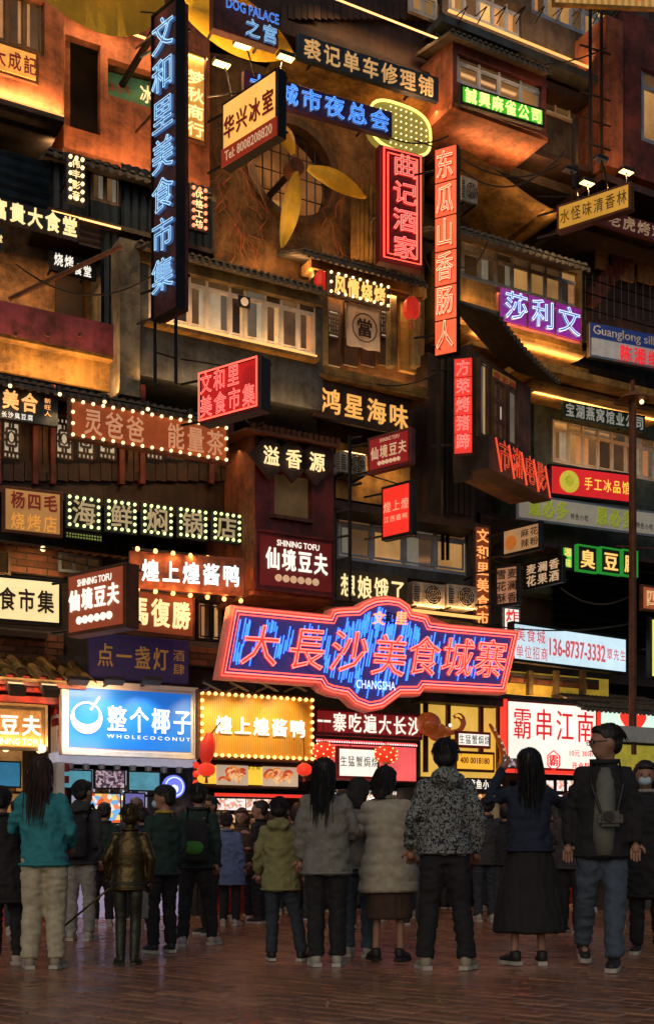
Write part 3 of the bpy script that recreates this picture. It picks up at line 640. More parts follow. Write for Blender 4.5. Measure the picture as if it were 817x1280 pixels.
def fan(label, x, y, n, blades, hubr=.12, group='giant yellow fans'):
    m = Mod('giant_fan', label, x, y, n, cat='fan', group=group)
    bm = bmesh.new(); cyl(bm, (0, .1, 0), hubr, .22, 'Y', 16); obj('hub', bev(bm, .01), 'rust_metal', m.root)
    bm = bmesh.new(); tube(bm, [(0, .2, 0), (0, n+.2, 0)], .05); obj('shaft', bm, 'black_metal', m.root)
    for an, L, w in blades:
        bm = bmesh.new(); petal(bm, L, w); o = obj('blade', bm, 'yellow_petal', m.root, True)
        o.rotation_euler = (0, -R(an), 0); o.location = (.13*math.cos(R(an)), -.05, .13*math.sin(R(an)))
    return m
fan('giant fan with yellow leaf blades before the round vent', 371, 207, 1.15, [(-10, .95, .15), (258, 1.12, .135), (128, .5, .13)])
m = fan('giant yellow fan at the top edge above the blue neon sign', 214, 4, 2.1, [(197, 1.5, .46), (-4, 1.5, .38)], .16)
area(m.root, (-.6, -.1, -1.2), 1.6, 36, (1,.66,.28), (0,-.1,1), .1); area(m.root, (.8, -.1, -1.2), 1.2, 26, WARM, (0,-.1,1), .1)  # lamps added below the blades to brighten them
# ---------------------------------------------------------------- top centre dark house
m = Mod('workshop_house', 'dark timber house at top centre above the vent alcove', 348, 130, .7)
m.box('wall', 240, -120, 8, 548, .5, 1.0, 'dark_wood'); m.box('fascia', 352, 22, 40, 552, .75, .8, 'dark_wood')
for i in range(24): m.box('plank', 352+8.2*i, 10-6, 22+0*i, 352+8.2*i+7.6, .58+.012*(i % 3), .05, 'dark_wood')
m.box('lower_wall', 352, 60, 66, 552, .8, 1.0, 'ochre_wall')
m.window(512, 0-14, 27-14, 546, .72, cols=2, frame='window_frame', panes=('pane_dim','pane_warm'))
bulbs(m.root, rowpts(m, 418, 548, -2, .86, 60), 'bulb_warm', .016)
m.led(360, 72, 545, .9, up=False, power=16, inn=.3, strip=False); m.led(404, -4, 545, .85, up=False, power=14, inn=.3, strip=False)
sign('shop_sign', 'dark blue board with painted gold letters 裘记单车修理铺 at top', (372, 40, 72, 548, 97), 1.1, mat('navy_board', (.012,.022,.04), .5), [('\u88d8\u8bb0\u5355\u8f66\u4fee\u7406\u94fa', .03,.1,.97,.95,'h','bold', mat('gold_letters', (.6,.42,.2), .5, em=(1,.55,.2), es=.38))], th=.08)
sign('nightclub_sign', 'blue neon 城市夜总会 on purple board under the bicycle repair sign', (305, 86, 119, 490, 140), 1.6, mat('purple_board', (.035,.012,.05), .4), [('\u57ce\u5e02\u591c\u603b\u4f1a', .2,.1,.98,.96,'h','neon','neon_blue','fill_blue'), ('\u5927', .02,.1,.16,.96,'h','neon','neon_blue','fill_blue')], th=.1)
sign('palace_sign', 'blue neon PALACE sign cut by the top edge of the picture', (266, -8, 34, 348, 20), 2.95, 'maroon_wall', [('DOG PALACE', .18,.05,.98,.36,'s','neon','neon_blue'), ('\u4e4b\u5bab', .45,.42,.98,1.0,'h','neon','neon_cyan','fill_blue')], th=.12)
sign('cafe_sign', 'yellow lightbox reading 华兴冰室 with a red telephone strip, hanging edge on', (277, 130, 211, 347, 83), 2.6, 'black_metal', [('\u534e\u5174\u51b0\u5ba4', .05,.26,.97,.64,'h','bold','maroon_ink'), ('Tel: 8008208820', .08,.79,.92,.94,'s','reg','dim_cream')], face=mat('lit_yellow_board', (.7,.5,.15), .5, em=(1,.50,.10), es=1.0, evar=.3, scale=1.2), th=.14, strip=(.73,1,mat('brown_strip', (.25,.03,.015), .5, em=(.4,.03,.01), es=.45)))
sign('wine_sign', 'vertical red neon sign reading 曲记酒家 with double neon border', (474, 180, 326, 528, 194), 1.75, mat('deep_red', (.10,.006,.01), .4), [('\u66f2\u8bb0\u9152\u5bb6', .26,.03,.86,.97,'v','neon','neon_pink','fill_red')], th=.14, tubeborder=(('neon_red', .05), ('neon_red', .11)))
sign('sausage_sign', 'tall orange lightbox column reading 东瓜山香肠 in six panels', (543, 188, 446, 571, 180), 2.5, 'black_metal', [('\u4e1c\u74dc\u5c71\u9999\u80a0\u4eba', .1,.01,.92,.99,'v','neon', mat('neon_pale', (1,.5,.3), .4, em=(1,.42,.22), es=2.2, bump=0),'fill_red')], th=.12, panels=(6, mat('orange_panel', (.6,.12,.05), .5, em=(1,.13,.045), es=.95, evar=.2), .012, 'v'))
# bulb oval
m = Mod('bulb_oval', 'rounded pale green sign board dotted with small bulbs and tube border', 461, 180, 1.35, cat='sign')
x0, x1, z0, z1, y = m.rect(461, 118, 178, 537, 1.35); cx_, cz_, a_, b_ = (x0+x1)/2, (z0+z1)/2, (x1-x0)/2, (z1-z0)/2
oval = [(cx_+a_*math.copysign(abs(math.cos(q*math.pi/16))**.7, math.cos(q*math.pi/16)), cz_+b_*math.copysign(abs(math.sin(q*math.pi/16))**.7, math.sin(q*math.pi/16))) for q in range(32)]
bm = bmesh.new(); prism(bm, oval[::-1], y, y+.12); obj('board', bm, mat('oval_board', (.20,.17,.05), .5, em=(.5,.42,.06), es=.35), m.root)
bm = bmesh.new(); tube(bm, [(p[0], y-.02, p[1]) for p in oval], .02, True); obj('tube_border', bm, mat('tube_yellow', (.9,.9,.3), .4, em=(1,.85,.18), es=1.6, bump=0), m.root)
bulbs(m.root, [(cx_+i*.085, y-.03, cz_+j*.085) for i in range(-7, 8) for j in range(-4, 5) if (i*.085/a_)**2+(j*.085/b_)**2 < .82], 'bulb_white', .013)
m.bar('bracket', [(500, 130, 1.2), (500, 130, .5)], .02)
# ---------------------------------------------------------------- red mahjong house
m = Mod('mahjong_house', 'maroon house with terracotta side wall, blue windows and green sign', 553, 135, 1.35)
m.hollow('wall', 566, 44, 128, 682, 1.35, 1.5, 'maroon_wall', [(571, 66, 102, 677)])
m.box('side_wall', 565, 44, 127, 566, 1.34, 1.4, 'terracotta')
m.window(571, 66, 103, 677, 1.3, cols=(1,1,1.1,1), rows=(.3,1), frame='window_blue', panes=('pane_warm','pane_grey','pane_dim'))
m.box('floor_slab', 564, 128, 134, 684, 1.38, 1.6, 'terracotta')
m.tiles(562, 38, 686, 1.5, .9, .2, 'grey_tile', .10, .03, 'roof_edge')
m.led(566, 139, 676, 1.25, up=True, power=14, inn=.2, strip=False)
area(m.root, m.P(556, 126, 1.6)+Vector((-.25,.4,-.1)), .6, 14, (1,.42,.14), (.6,.1,1))
m.led(590, 62, 670, 1.5, up=False, power=3, inn=.3, strip=False)
sign('mahjong_sign', 'bright green lightbox reading 誠興麻雀公司 under the maroon house windows', (575, 104, 129, 680, 136), 1.5, 'black_metal', [('\u8aa0\u8208\u9ebb\u96c0\u516c\u53f8', .04,.12,.97,.92,'h','bold', mat('lit_lime', (.8,.9,.3), .4, em=(.95,1,.30), es=1.2))], face=mat('green_face', (.05,.4,.03), .5, em=(.07,.62,.025), es=.75, evar=.4, scale=1.2), th=.08)
# corridor house behind
m = Mod('corridor_house', 'upper right house with long lit corridor windows', 556, 100, .45)
m.hollow('wall', 552, -90, 190, 770, .45, 1.2, 'dark_concrete', [(560, -30, 12, 652), (664, -26, 16, 762)])
m.window(560, -30, 12, 652, .4, cols=(1,1,1,1,1), rows=(.3,1), frame='window_blue', panes=('pane_bright','pane_warm','pane_dim','pane_warm'))
m.window(664, -26, 16, 762, .4, cols=(1,1,1,1,1,1), rows=(.3,1), frame='window_blue', panes=('pane_bright','pane_bright','pane_warm','pane_dim'))
m.box('ledge', 552, 16, 26, 770, 1.0, .55, 'slate_wall'); m.led(560, 13, 760, .8, up=True, power=26, inn=.5, r=.014)
m.box('slab', 560, 52, 62, 770, .8, .5, 'dark_wood')
m.window(674, 112-5, 141-5, 764, .52, cols=(1,1,1,1,1), rows=(.28,1), frame='window_frame', panes=('pane_warm','pane_dim','pane_dark'))
m.box('lower_slab', 560, 146, 154, 770, .9, .6, 'dark_wood'); m.box('lower_wall', 560, 95, 146, 674, .5, .1, 'dark_concrete')
m.led(575, 187, 700, .9, up=True, power=16, inn=-.1, strip=False)
bm = bmesh.new(); 
for i in range(9):
    x = 570+i*24
    tube(bm, [m.P(x, 20, 1.02), m.P(x+14, 8, 1.3)], .012, n=4); tube(bm, [m.P(x+14, 8, 1.3), m.P(x+2, 30, 1.0)], .01, n=4)
obj('washing_pole', bm, 'black_metal', m.root, kind='stuff')
m = Mod('arched_soffit', 'curved plaster underside glowing warm below the maroon house', 590, 225, .9, cat='ceiling')
x0, x1, z0, z1, y = m.rect(578, 186, 226, 706, .9); bm = bmesh.new(); prev = None
for i in range(13):
    t = i/12; zz = z1-(z1-z0)*math.sin(math.pi*t*.5)**1.5
    cur = [bm.verts.new((x0+(x1-x0)*t, y, zz)), bm.verts.new((x0+(x1-x0)*t, y+1.3, zz))]
    if prev: bm.faces.new((prev[0], cur[0], cur[1], prev[1]))
    prev = cur
bmesh.ops.solidify(bm, geom=bm.faces[:], thickness=.08); obj('shell', bm, 'ochre_wall', m.root, True)
m.led(590, 245, 690, .75, up=True, power=14, inn=.2, strip=False)
# terracotta pillar + right maroon house
m = Mod('pillar_house', 'terracotta pillar and maroon wall at upper right edge', 757, 240, 1.2)
m.box('pillar', 757, 18, 206, 778, 1.2, 1.2, 'terracotta'); m.hollow('wall', 778, 10, 215, 900, 1.15, 1.2, 'maroon_wall', [(801, 84, 175, 880)])
m.window(801, 84, 175, 880, 1.1, cols=2, rows=(.3,1), frame='window_blue', panes=('pane_warm','pane_dim'))
area(m.root, m.P(756, 192, 1.9), .7, 22, (1,.42,.13), (.25,.4,1)); m.box('slab', 752, 215, 224, 900, 1.3, 1.4, 'dark_wood')
m.led(775, 236, 880, 1.2, up=True, power=16, inn=.2, strip=False)
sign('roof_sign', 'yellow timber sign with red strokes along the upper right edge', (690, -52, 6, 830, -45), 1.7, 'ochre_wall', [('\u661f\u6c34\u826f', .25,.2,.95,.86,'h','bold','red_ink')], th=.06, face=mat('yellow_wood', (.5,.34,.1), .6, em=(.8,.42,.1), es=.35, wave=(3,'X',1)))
def ac(label, xl, yt, yb, xr, n, group='air conditioner units'):
    m = Mod('air_conditioner', label, xl, yb, n, cat='air conditioner', group=group)
    x0, x1, z0, z1, y = m.rect(xl, yt, yb, xr, n); w, h = x1-x0, z1-z0
    obj('casing', bev(nb(((x0,y,z0),(x1,y+.3,z1))), .015), 'ac_white', m.root)
    r = min(w*.36, h*.42); cx, cz = x0+w*.6, (z0+z1)/2
    bm = bmesh.new(); cyl(bm, (cx, y-.002, cz), r, .01, 'Y', 20); obj('fan_opening', bm, 'black', m.root)
    bm = bmesh.new()
    for q in (1, .75, .5, .25): tube(bm, [(cx+r*q*math.cos(k*.524), y-.02, cz+r*q*math.sin(k*.524)) for k in range(12)], .005, True, 4)
    for k in range(4): tube(bm, [(cx-r*math.cos(k*.785), y-.018, cz-r*math.sin(k*.785)), (cx+r*math.cos(k*.785), y-.018, cz+r*math.sin(k*.785))], .005, n=4)
    obj('fan_guard', bm, 'ac_white', m.root)
    bm = bmesh.new()
    for k in range(7): box(bm, (x0+w*.03, y-.006, z0+h*(.15+.1*k)), (x0+w*.2, y, z0+h*(.19+.1*k)))
    obj('vent_slit', bm, 'black', m.root)
    bm = bmesh.new(); tube(bm, [(x0+.05, y, z0-.01), (x0+.05, y+.5, z0-.01)], .012); tube(bm, [(x1-.05, y, z0-.01), (x1-.05, y+.5, z0-.01)], .012); obj('bracket', bm, 'black_metal', m.root)
ac('air conditioner beside the orange sausage sign column', 576, 218, 250, 597, .85)
# lamps ------------------------------------------------------------
def floodlamp(label, x, y, n, bx, by, bn, aim, e=55, lit=True, group='floodlights above the signs'):
    m = Mod('flood_lamp', label, x, y, n, cat='lamp', group=group)
    bm = bmesh.new(); box(bm, (-.11,-.06,.0), (.11,.06,.05)); obj('housing', bev(bm, .01), 'lamp_head', m.root)
    obj('lens', nb(((-.10,-.05,-.012),(.10,.05,-.001))), 'lamp_hot' if lit else 'steel', m.root)
    bm = bmesh.new(); b = m.P(bx, by, bn); tube(bm, [(0,0,.04), (b.x*.5, b.y*.5, b.z*.5+.10), b], .012); obj('arm', bm, 'black_metal', m.root)
    if lit: spot(m.root, (0,0,-.03), aim, e*1.6)
floodlamp('lit floodlight above the yellow cafe lightbox, left of two', 303, 57, 2.6, 318, 95, 2.5, (.1,.5,-1), 40)
floodlamp('lit floodlight at the upper right corner of yellow cafe lightbox', 357, 72, 2.5, 347, 100, 2.4, (-.1,.4,-1), 40)
floodlamp('small lit lamp left of the yellow cafe lightbox', 277, 80, 2.3, 290, 120, 2.2, (.1,.5,-1), 30)
floodlamp('left lit floodlight over the carved yellow hanging sign', 733, 229, 2.4, 736, 256, 2.4, (.2,.4,-1), 45)
floodlamp('right lit floodlight over the carved yellow hanging sign', 782, 215, 2.6, 783, 240, 2.6, (-.2,.4,-1), 45)
floodlamp('unlit lamp head left above the carved yellow sign', 711, 214, 2.2, 722, 248, 2.3, (0,0,-1), 0, False)
floodlamp('unlit lamp head between the two lit lamps over carved sign', 750, 200, 2.3, 760, 245, 2.4, (0,0,-1), 0, False)
# ---------------------------------------------------------------- yellow silk house (莎利文)
m = Mod('yellow_house', 'ochre house with sloped tile roof and long timber framed windows', 574, 396, 1.0)
m.hollow('wall', 574, 286, 398, 727, 1.0, 1.4, 'ochre_wall', [(576, 299, 346, 722)])
m.window(576, 299, 346, 722, .95, cols=(1,1,1,1.1,1,1,1), rows=(.32,1), frame='window_wood' if 0 else 'window_frame', panes=('pane_dim','pane_dark','pane_warm','pane_dim'))
m.tiles(566, 283, 734, 1.5, 1.5, .62, 'grey_tile', .13, .045)
m.box('floor_slab', 572, 398, 404, 732, 1.1, 1.5, 'ochre_wall'); m.led(576, 352, 720, 1.3, up=False, power=12, inn=.5, strip=False)
m.led(576, 402, 722, 1.35, up=True, power=16, inn=.5, strip=False)
m.led(576, 292, 722, 1.3, up=False, power=5, inn=.3, strip=False)
m.led(590, 425, 722, .9, up=True, power=22, inn=-.1, strip=False)
sign('neon_sign', 'three purple squares with pale blue neon characters 莎利文', (623, 357, 401, 726, 386), 1.35, 'magenta_wall', [('\u838e\u5229\u6587', .02,.08,.98,.94,'h','neon','neon_white','fill_blue')], th=.08, panels=(3, mat('purple_face', (.10,.01,.16), .4, em=(.28,.01,.30), es=.5), .02, 'h'))
m = Mod('eave_slab', 'wide flat ochre eave glowing underneath at right centre', 640, 470, .9, cat='roof')
m.box('slab', 655, 447, 456, 840, 1.5, 1.7, 'ochre_wall'); m.box('lower_slab', 668, 474, 480, 840, 1.2, 1.5, 'ochre_wall')
m.led(665, 494, 815, .9, up=True, power=16, inn=0, strip=False); m.led(665, 466, 815, 1.3, up=True, power=9, inn=0, strip=False)
m.box('deck', 588, 425, 431, 735, 1.0, 1.5, 'ochre_wall')
# ---------------------------------------------------------------- right stair terrace with railing
m = Mod('stair_terrace', 'dark terrace with zigzag brick stair wall and iron railing at right', 728, 420, .5, cat='terrace')
m.box('wall', 728, 236, 428, 900, .45, .1, 'dark_wood'); m.box('roof_slab', 728, 262, 270, 900, 1.3, 1.2, 'dark_wood')
bm = bmesh.new()
for i in range(14):
    a_ = m.P(738+i*5.6, 380-i*6.5, .62); box(bm, (a_.x, a_.y, a_.z), (a_.x+.14, a_.y+.1, a_.z+.3))
obj('stair_edge', bm, 'maroon_wall', m.root)
bm = bmesh.new()
for i in range(16): x = 731+i*9; tube(bm, [m.P(x, 345, 1.0), m.P(x, 400, 1.0)], .010, n=4)
for q in (347, 365, 385, 400): a_, b_ = m.P(729, q, 1.0), m.P(880, q, 1.0); tube(bm, [a_, (b_.x, b_.y, a_.z)], .012, n=4)
obj('railing', bm, 'black_metal', m.root)
sign('silk_sign', 'navy and white sign reading Guanglong silk village with red characters below', (736, 403, 446, 860, 428), 1.3, 'steel', [('Guanglong silk village', .03,.06,.97,.40,'s','reg','white_ink'), ('\u9648\u6e58\u7f0e\u5e84\u9986', .28,.46,.98,.98,'h','bold','red_ink')], th=.08, face=mat('pale_board', (.40,.42,.45), .5, em=(.5,.5,.5), es=.16), strip=(0,.42,mat('navy', (.01,.02,.09), .5, em=(.01,.03,.14), es=.5)))
sign('carved_sign', 'yellow carved stone-like hanging sign under two floodlights', (695, 257, 291, 788, 226), 2.5, 'rust_metal', [('\u6c34\u602a\u5473\u6e05\u9999\u6797', .04,.15,.96,.85,'h','reg', mat('carved', (.16,.09,.02), .7))], face=mat('yellow_stone_glow', (.46,.27,.05), .7, var=.6, scale=3, bump=.8, em=(.8,.38,.04), es=.5), th=.12)  # stone face emits; its floodlit brightness is put into the material
sign('grill_sign', 'dark red sign with white outlined letters 老虎烤鸡 beyond the carved sign', (746, 258, 280, 850, 289), 1.5, mat('dull_red', (.10,.012,.012), .5), [('\u8001\u864e\u70e4\u9e21', .1,.1,.8,.92,'h','thin','dim_cream')], th=.06)
# ---------------------------------------------------------------- rotated tower house with red vertical sign
class Rot(Mod):                                               # a module whose front plane has its own yaw, taken from a left and a right front edge
    def __init__(s, name, label, xl, ytl, ybl, xr, ytr, n, cat='house'):
        D0 = dep(xl, n); D1 = D0*(HOR-ytl)/(HOR-ytr); A = ray(xl, ybl, D0); B = ray(xr, ybl, D1)
        s.w = math.hypot(B.x-A.x, B.y-A.y); s.rz = math.atan2(B.y-A.y, B.x-A.x); s.h = ray(xl, ytl, D0).z - A.z
        s.A = A; s.root = empty(name, A, s.rz, label=label, cat=cat)
        s.ax = Vector((math.cos(s.rz), math.sin(s.rz), 0))
    def P(s, x, y, n):                                        # pixel on the front plane; n = distance in front of it
        nrm = Vector((s.ax.y, -s.ax.x, 0)); o = s.A + nrm*n - Vector((0, 0, CH)); d = Vector(((x-CX)/FPX, 1, (HOR-y)/FPX))
        o2 = Vector((s.A.x, s.A.y, 0)) + nrm*n; t = o2.dot(nrm)/Vector((d.x, d.y, 0)).dot(nrm)
        p = Vector((0, 0, CH)) + d*t; r = p - s.A
        return Vector((r.dot(s.ax), -n, r.z))
m = Rot('tower_house', 'dark timber tower house with curved tiled eave and slanted red neon letters', 592, 412, 590, 662, 462, 2.6)
w, h = m.w, m.h
bm = nb(((0,0,0),(w,.32,h*.86))); obj('wall', bm, 'old_wood', m.root)
for i in range(7): obj('plank', nb(((w*i/7+.01,-.012-.006*(i % 2),.42),(w*(i+1)/7-.01,0,h*.84))), 'old_wood', m.root)
obj('side_wall', nb(((-.02,.02,-.1),(0,.30,h*.9))), mat('side_black', (.045,.028,.022), .7, streak=.5), m.root)
bm = bmesh.new(); prev = None
for i in range(9):
    t = i/8; zz = h*.86+.32*(1-t)**2+.05; cur = [bm.verts.new((-.15+(w+.3)*t, -.38, zz-.05)), bm.verts.new((-.15+(w+.3)*t, .30, zz+.30))]
    if prev: bm.faces.new((prev[0], cur[0], cur[1], prev[1]))
    prev = cur
bmesh.ops.solidify(bm, geom=bm.faces[:], thickness=.06); obj('roof', bm, 'grey_tile', m.root)
bm = bmesh.new()
for i in range(20):
    t = (i+.5)/20; zz = h*.86+.32*(1-t)**2+.05; xx = -.15+(w+.3)*t
    tube(bm, [(xx, -.42, zz-.03), (xx, .28, zz+.34)], .038, n=6)
obj('roof_tile', bm, 'grey_tile', m.root, kind='stuff')
m.window(599, 446, 545, 611, .10, cols=1, frame='old_wood', panes=('pane_grey',)); m.window(616, 470, 548, 632, .10, cols=2, rows=(1,1,1), frame='old_wood', panes=('lattice_glow','pane_dim')); m.window(635, 480, 556, 648, .10, cols=1, frame='old_wood', panes=('pane_grey',))
bm = nb(((-.1,-.28,-.02),(w+.1,0,.42))); obj('skirt', bm, 'dark_wood', m.root)
for i in range(5): bm = bmesh.new(); xx = .05+i*(w-.1)/4.2; tube(bm, [(xx,-.3,.42),(xx+.16,-.3,.0)], .014); obj('neon_stroke', bm, mat('neon_dimred', (.9,.1,.05), .4, em=(1,.10,.04), es=.55, bump=0), m.root)
text(m.root, ('\u5e02\u6e58\u7535\u5f71', .05,0,.95,1,'h','thin','neon_dimred'), 0, w, .02, .44, -.3)
sign('gold_plaque', 'small carved gold plaque on the tower house window', (613, 456, 486, 645, 475), 2.42, 'old_wood', [('\u5bcc\u6625\u697c', .06,.15,.95,.9,'h','reg','maroon_ink')], face=mat('gold_leaf', (.36,.20,.05), .5, .3, var=.6, scale=9, em=(.5,.22,.04), es=.18), th=.05, brackets=False)
sign('vertical_sign', 'vertical glowing red neon sign reading 方荣烤猪蹄 on dark tower side', (567, 449, 568, 590, 447), 2.75, 'maroon_wall', [('\u65b9\u8363\u70e4\u732a\u8e44', .12,.02,.9,.98,'v','neon','neon_pink')], th=.1, panels=(5, mat('red_panel', (.5,.03,.02), .5, em=(.95,.03,.02), es=.75, evar=.4), .006, 'v'))
area(m.root, (w*.5, -.9, -.2), w, 7, (1,.45,.2), (0,1,1.2), .1)  # added lamp for the timber front, no LED strip mounted here
m = Mod('dark_gable', 'narrow dark timber wall left of the tower house', 534, 640, .7)
m.box('wall', 534, 440, 760, 592, .7, 1.2, 'side_black'); m.corr('corrugated_wall', 556, 455, 640, 592, .74, 'dark_wood', .1)
for x in (553, 559): m.bar('pipe', [(x, 380, .85), (x, 700, .85)], .03)
# ---------------------------------------------------------------- green house right
m = Mod('green_house', 'grey green house with a long window above the red shop sign', 668, 680, .55)
m.hollow('wall', 667, 488, 740, 920, .55, 1.0, 'green_wall', [(690, 522, 577, 900)])
m.window(690, 522, 577, 900, .5, cols=(1,1,1.05,1,1,1.1,1,1,1,1,1,1), rows=(.26,1), frame='window_frame', panes=('pane_grey','pane_dim','pane_warm','pane_grey'))
m.corr('shutter', 690, 700, 808, 830, .75, 'black_metal', .12, .03, horiz=True); m.box('lower_wall', 600, 640, 840, 920, .2, .1, 'side_black')
m.box('ledge', 640, 672, 677, 900, 1.0, .5, 'dark_wood')
m.led(668, 500, 815, .9, up=True, power=4, strip=False); m.led(690, 581, 810, .9, up=True, power=5, strip=False)
sign('company_sign', 'dark teal board with dim grey characters 宝湖燕窝馆业公司 above the window', (703, 500, 521, 806, 520), .95, mat('teal_board', (.01,.04,.035), .5), [('\u5b9d\u6e56\u71d5\u7a9d\u9986\u4e1a\u516c\u53f8', .02,.08,.98,.95,'h','bold', mat('dim_grey_em', (.4,.4,.35), .5, em=(.5,.5,.42), es=.35))], th=.05)
sign('ice_sign', 'bright red sign with round emblem and yellow script 手工冰品馆', (686, 579, 619, 790, 592), 1.15, 'black_metal', [('\u25cf', .10,.1,.36,.92,'h','bold', mat('emblem', (.5,.5,.05), .5, em=(.75,.62,.06), es=.5)), ('\u25cf', .17,.22,.29,.75,'h','bold','green_ink'), ('\u624b\u5de5\u51b0\u54c1\u9986', .40,.2,.97,.8,'h','reg', mat('yellow_em', (.8,.7,.1), .5, em=(.9,.75,.08), es=.8))], face=mat('red_face', (.5,.02,.02), .5, em=(.8,.015,.02), es=.75, evar=.35, scale=1.2), th=.1)
sign('brand_banner', 'grey white banner printed twice with yellow green characters 恩必多', (645, 615, 649, 850, 644), 1.1, 'steel', [('\u6069\u5fc5\u591a', .06,.1,.30,.85,'h','heavy','green_ink'), ('\u6069\u5fc5\u591a', .46,.1,.70,.85,'h','heavy','green_ink'), ('\u6069\u5fc5\u591a', .85,.1,.99,.85,'h','heavy','green_ink'), ('\u7279\u8272\u5c0f\u5403', .31,.5,.42,.75,'h','reg','black_ink'), ('\u7279\u8272\u5c0f\u5403', .71,.5,.82,.75,'h','reg','black_ink')], face=mat('grey_banner', (.42,.42,.38), .6, var=.2, em=(.5,.45,.35), es=.18), th=.05)
for i, (x, ch) in enumerate(((721, '\u81ed'), (750, '\u8c46'), (777, '\u8150'))):
    lab = ['green edged black panel with the lit character 臭', 'green edged black panel with the lit character 豆', 'green edged black panel with the lit character 腐'][i]
    sign('tofu_sign', lab + [', leftmost', ', middle one', ', beside the lamp post'][i], (x, 682+i*3, 712+i*3, x+24 if i < 2 else x+17, None), 1.5, 'black', [(ch, .08,.1,.95,.92,'h','bold','lit_yellow')], th=.08, frame=mat('green_frame', (.02,.2,.03), .5, em=(.03,.5,.05), es=.4), fw=.02, group='stinky tofu panels')
sign('tofu_sign', 'glowing green end panel with small dark writing left of 臭', (701, 681, 711, 716, None), 1.5, 'black', [('\u6e58\u5473', .2,.05,.8,.95,'v','reg','lit_yellow')], face=mat('green_face2', (.05,.5,.05), .5, em=(.1,.7,.08), es=.8, evar=.4), th=.08, group='stinky tofu panels')
# hanging small signs
sign('noodle_sign', 'beige hanging sign with noodle bowl print under the grey banner', (627, 662, 697, 675, 650), 2.2, 'black_metal', [('\u25cf', .08,.3,.42,.8,'h','bold', mat('orange_print', (.6,.2,.04), .6, em=(.7,.2,.03), es=.3)), ('\u9ebb\u8fa3', .5,.15,.72,.85,'v','reg','brown_ink'), ('\u82b1\u7c89', .74,.15,.96,.85,'v','reg','brown_ink')], face=mat('beige_face', (.42,.28,.15), .6, em=(.8,.42,.18), es=.32, evar=.2), th=.08)
sign('cake_sign', 'small beige hanging sign printed in dark characters 雪花酥 麦澜香', (618, 708, 759, 648, 704), 2.3, 'black_metal', [('\u96ea\u82b1\u9165', .08,.08,.5,.95,'v','bold','brown_ink'), ('\u9ea6\u6f9c\u9999', .52,.08,.94,.95,'v','bold','brown_ink')], face=mat('beige_face2', (.40,.22,.14), .6, em=(.7,.30,.15), es=.3), th=.08)
sign('wine_board', 'dark hanging board printed 麦澜香花果酒 in pale characters', (653, 705, 738, 702, 693), 2.2, 'black_metal', [('\u9ea6\u6f9c\u9999', .08,.08,.95,.48,'h','bold','dim_cream'), ('\u82b1\u679c\u9152', .08,.5,.95,.93,'h','bold','dim_cream')], th=.08)
sign('fried_sign', 'small glowing white sign with pink characters 炸串 behind the phone sign', (628, 757, 800, 650, None), 1.2, 'steel', [('\u70b8\u4e32', .1,.05,.9,.95,'v','bold','red_ink')], face='lit_white', th=.1)
sign('phone_sign', 'pale blue white lightbox with a pink telephone number 136-8737-3332', (640, 776, 826, 783, 797), 1.9, 'black_metal', [('\u7f8e\u98df\u57ce', .02,.12,.27,.5,'h','reg','pink_ink'), ('\u5355\u4f4d\u62db\u5546', .02,.55,.29,.93,'h','reg','pink_ink'), ('136-8737-3332', .30,.3,.79,.75,'s','bold','pink_ink'), ('\u8983\u5148\u751f', .80,.28,.985,.74,'h','reg','pink_ink')], face=mat('phone_face', (.6,.7,.75), .5, em=(.62,.86,.98), es=1.0, evar=.28, scale=1), th=.12)
sign('orange_sign', 'small dull orange sign with two characters at the right edge', (801, 730, 763, 840, None), 1.6, 'rust_metal', [('\u56db\u6d77', .08,.15,.95,.85,'h','thin','lit_cream')], face=mat('dull_orange', (.3,.08,.03), .6, em=(.6,.15,.05), es=.4), th=.06)
sign('strip_sign', 'thin vertical yellow green lit strip at the right edge', (812, 771, 848, 824, None), 2.0, 'black_metal', [], face=mat('lime_face', (.6,.6,.1), .5, em=(.85,.80,.05), es=.9), th=.1)
sign('vertical_sign', 'brown vertical board with orange neon 文和里美食 behind the big neon sign', (591, 655, 780, 613, 657), 1.3, 'dark_wood', [('\u6587\u548c\u91cc\u7f8e\u98df\u5e02', .15,.03,.88,1.02,'v','bold','lit_orange')], face=mat('brown_face', (.12,.035,.015), .6, em=(.5,.09,.02), es=.25), th=.08)
# street lamp
m = Mod('street_lamp', 'dark lamp post with small hooded lamp at the right', 790, 866, 2.6, cat='street lamp')
b0 = m.P(790, 866, 2.6); tz = m.P(790, 497, 2.6).z
bm = bmesh.new(); tube(bm, [(0,0,-.9-.0), (0,0,tz)], .055, n=10); obj('pole', bm, 'rust_metal', m.root)
bm = bmesh.new(); cyl(bm, (0,0,tz+.02), .24, .12, n=14, r2=.05); tube(bm, [(0,0,tz),(0,0,tz+.25)], .03); obj('hood', bm, 'rust_metal', m.root)
bm = bmesh.new(); tube(bm, [(-.35,0,tz-.15),(.35,0,tz-.12)], .02); tube(bm, [(-.3,0,tz-2.2),(.5,0,tz-2.15)], .015); obj('arm', bm, 'rust_metal', m.root)
bm = bmesh.new(); ball(bm, (.08,-.1,tz-.08), .035); obj('bulb', bm, 'bulb_white', m.root, True); b_ = m.root
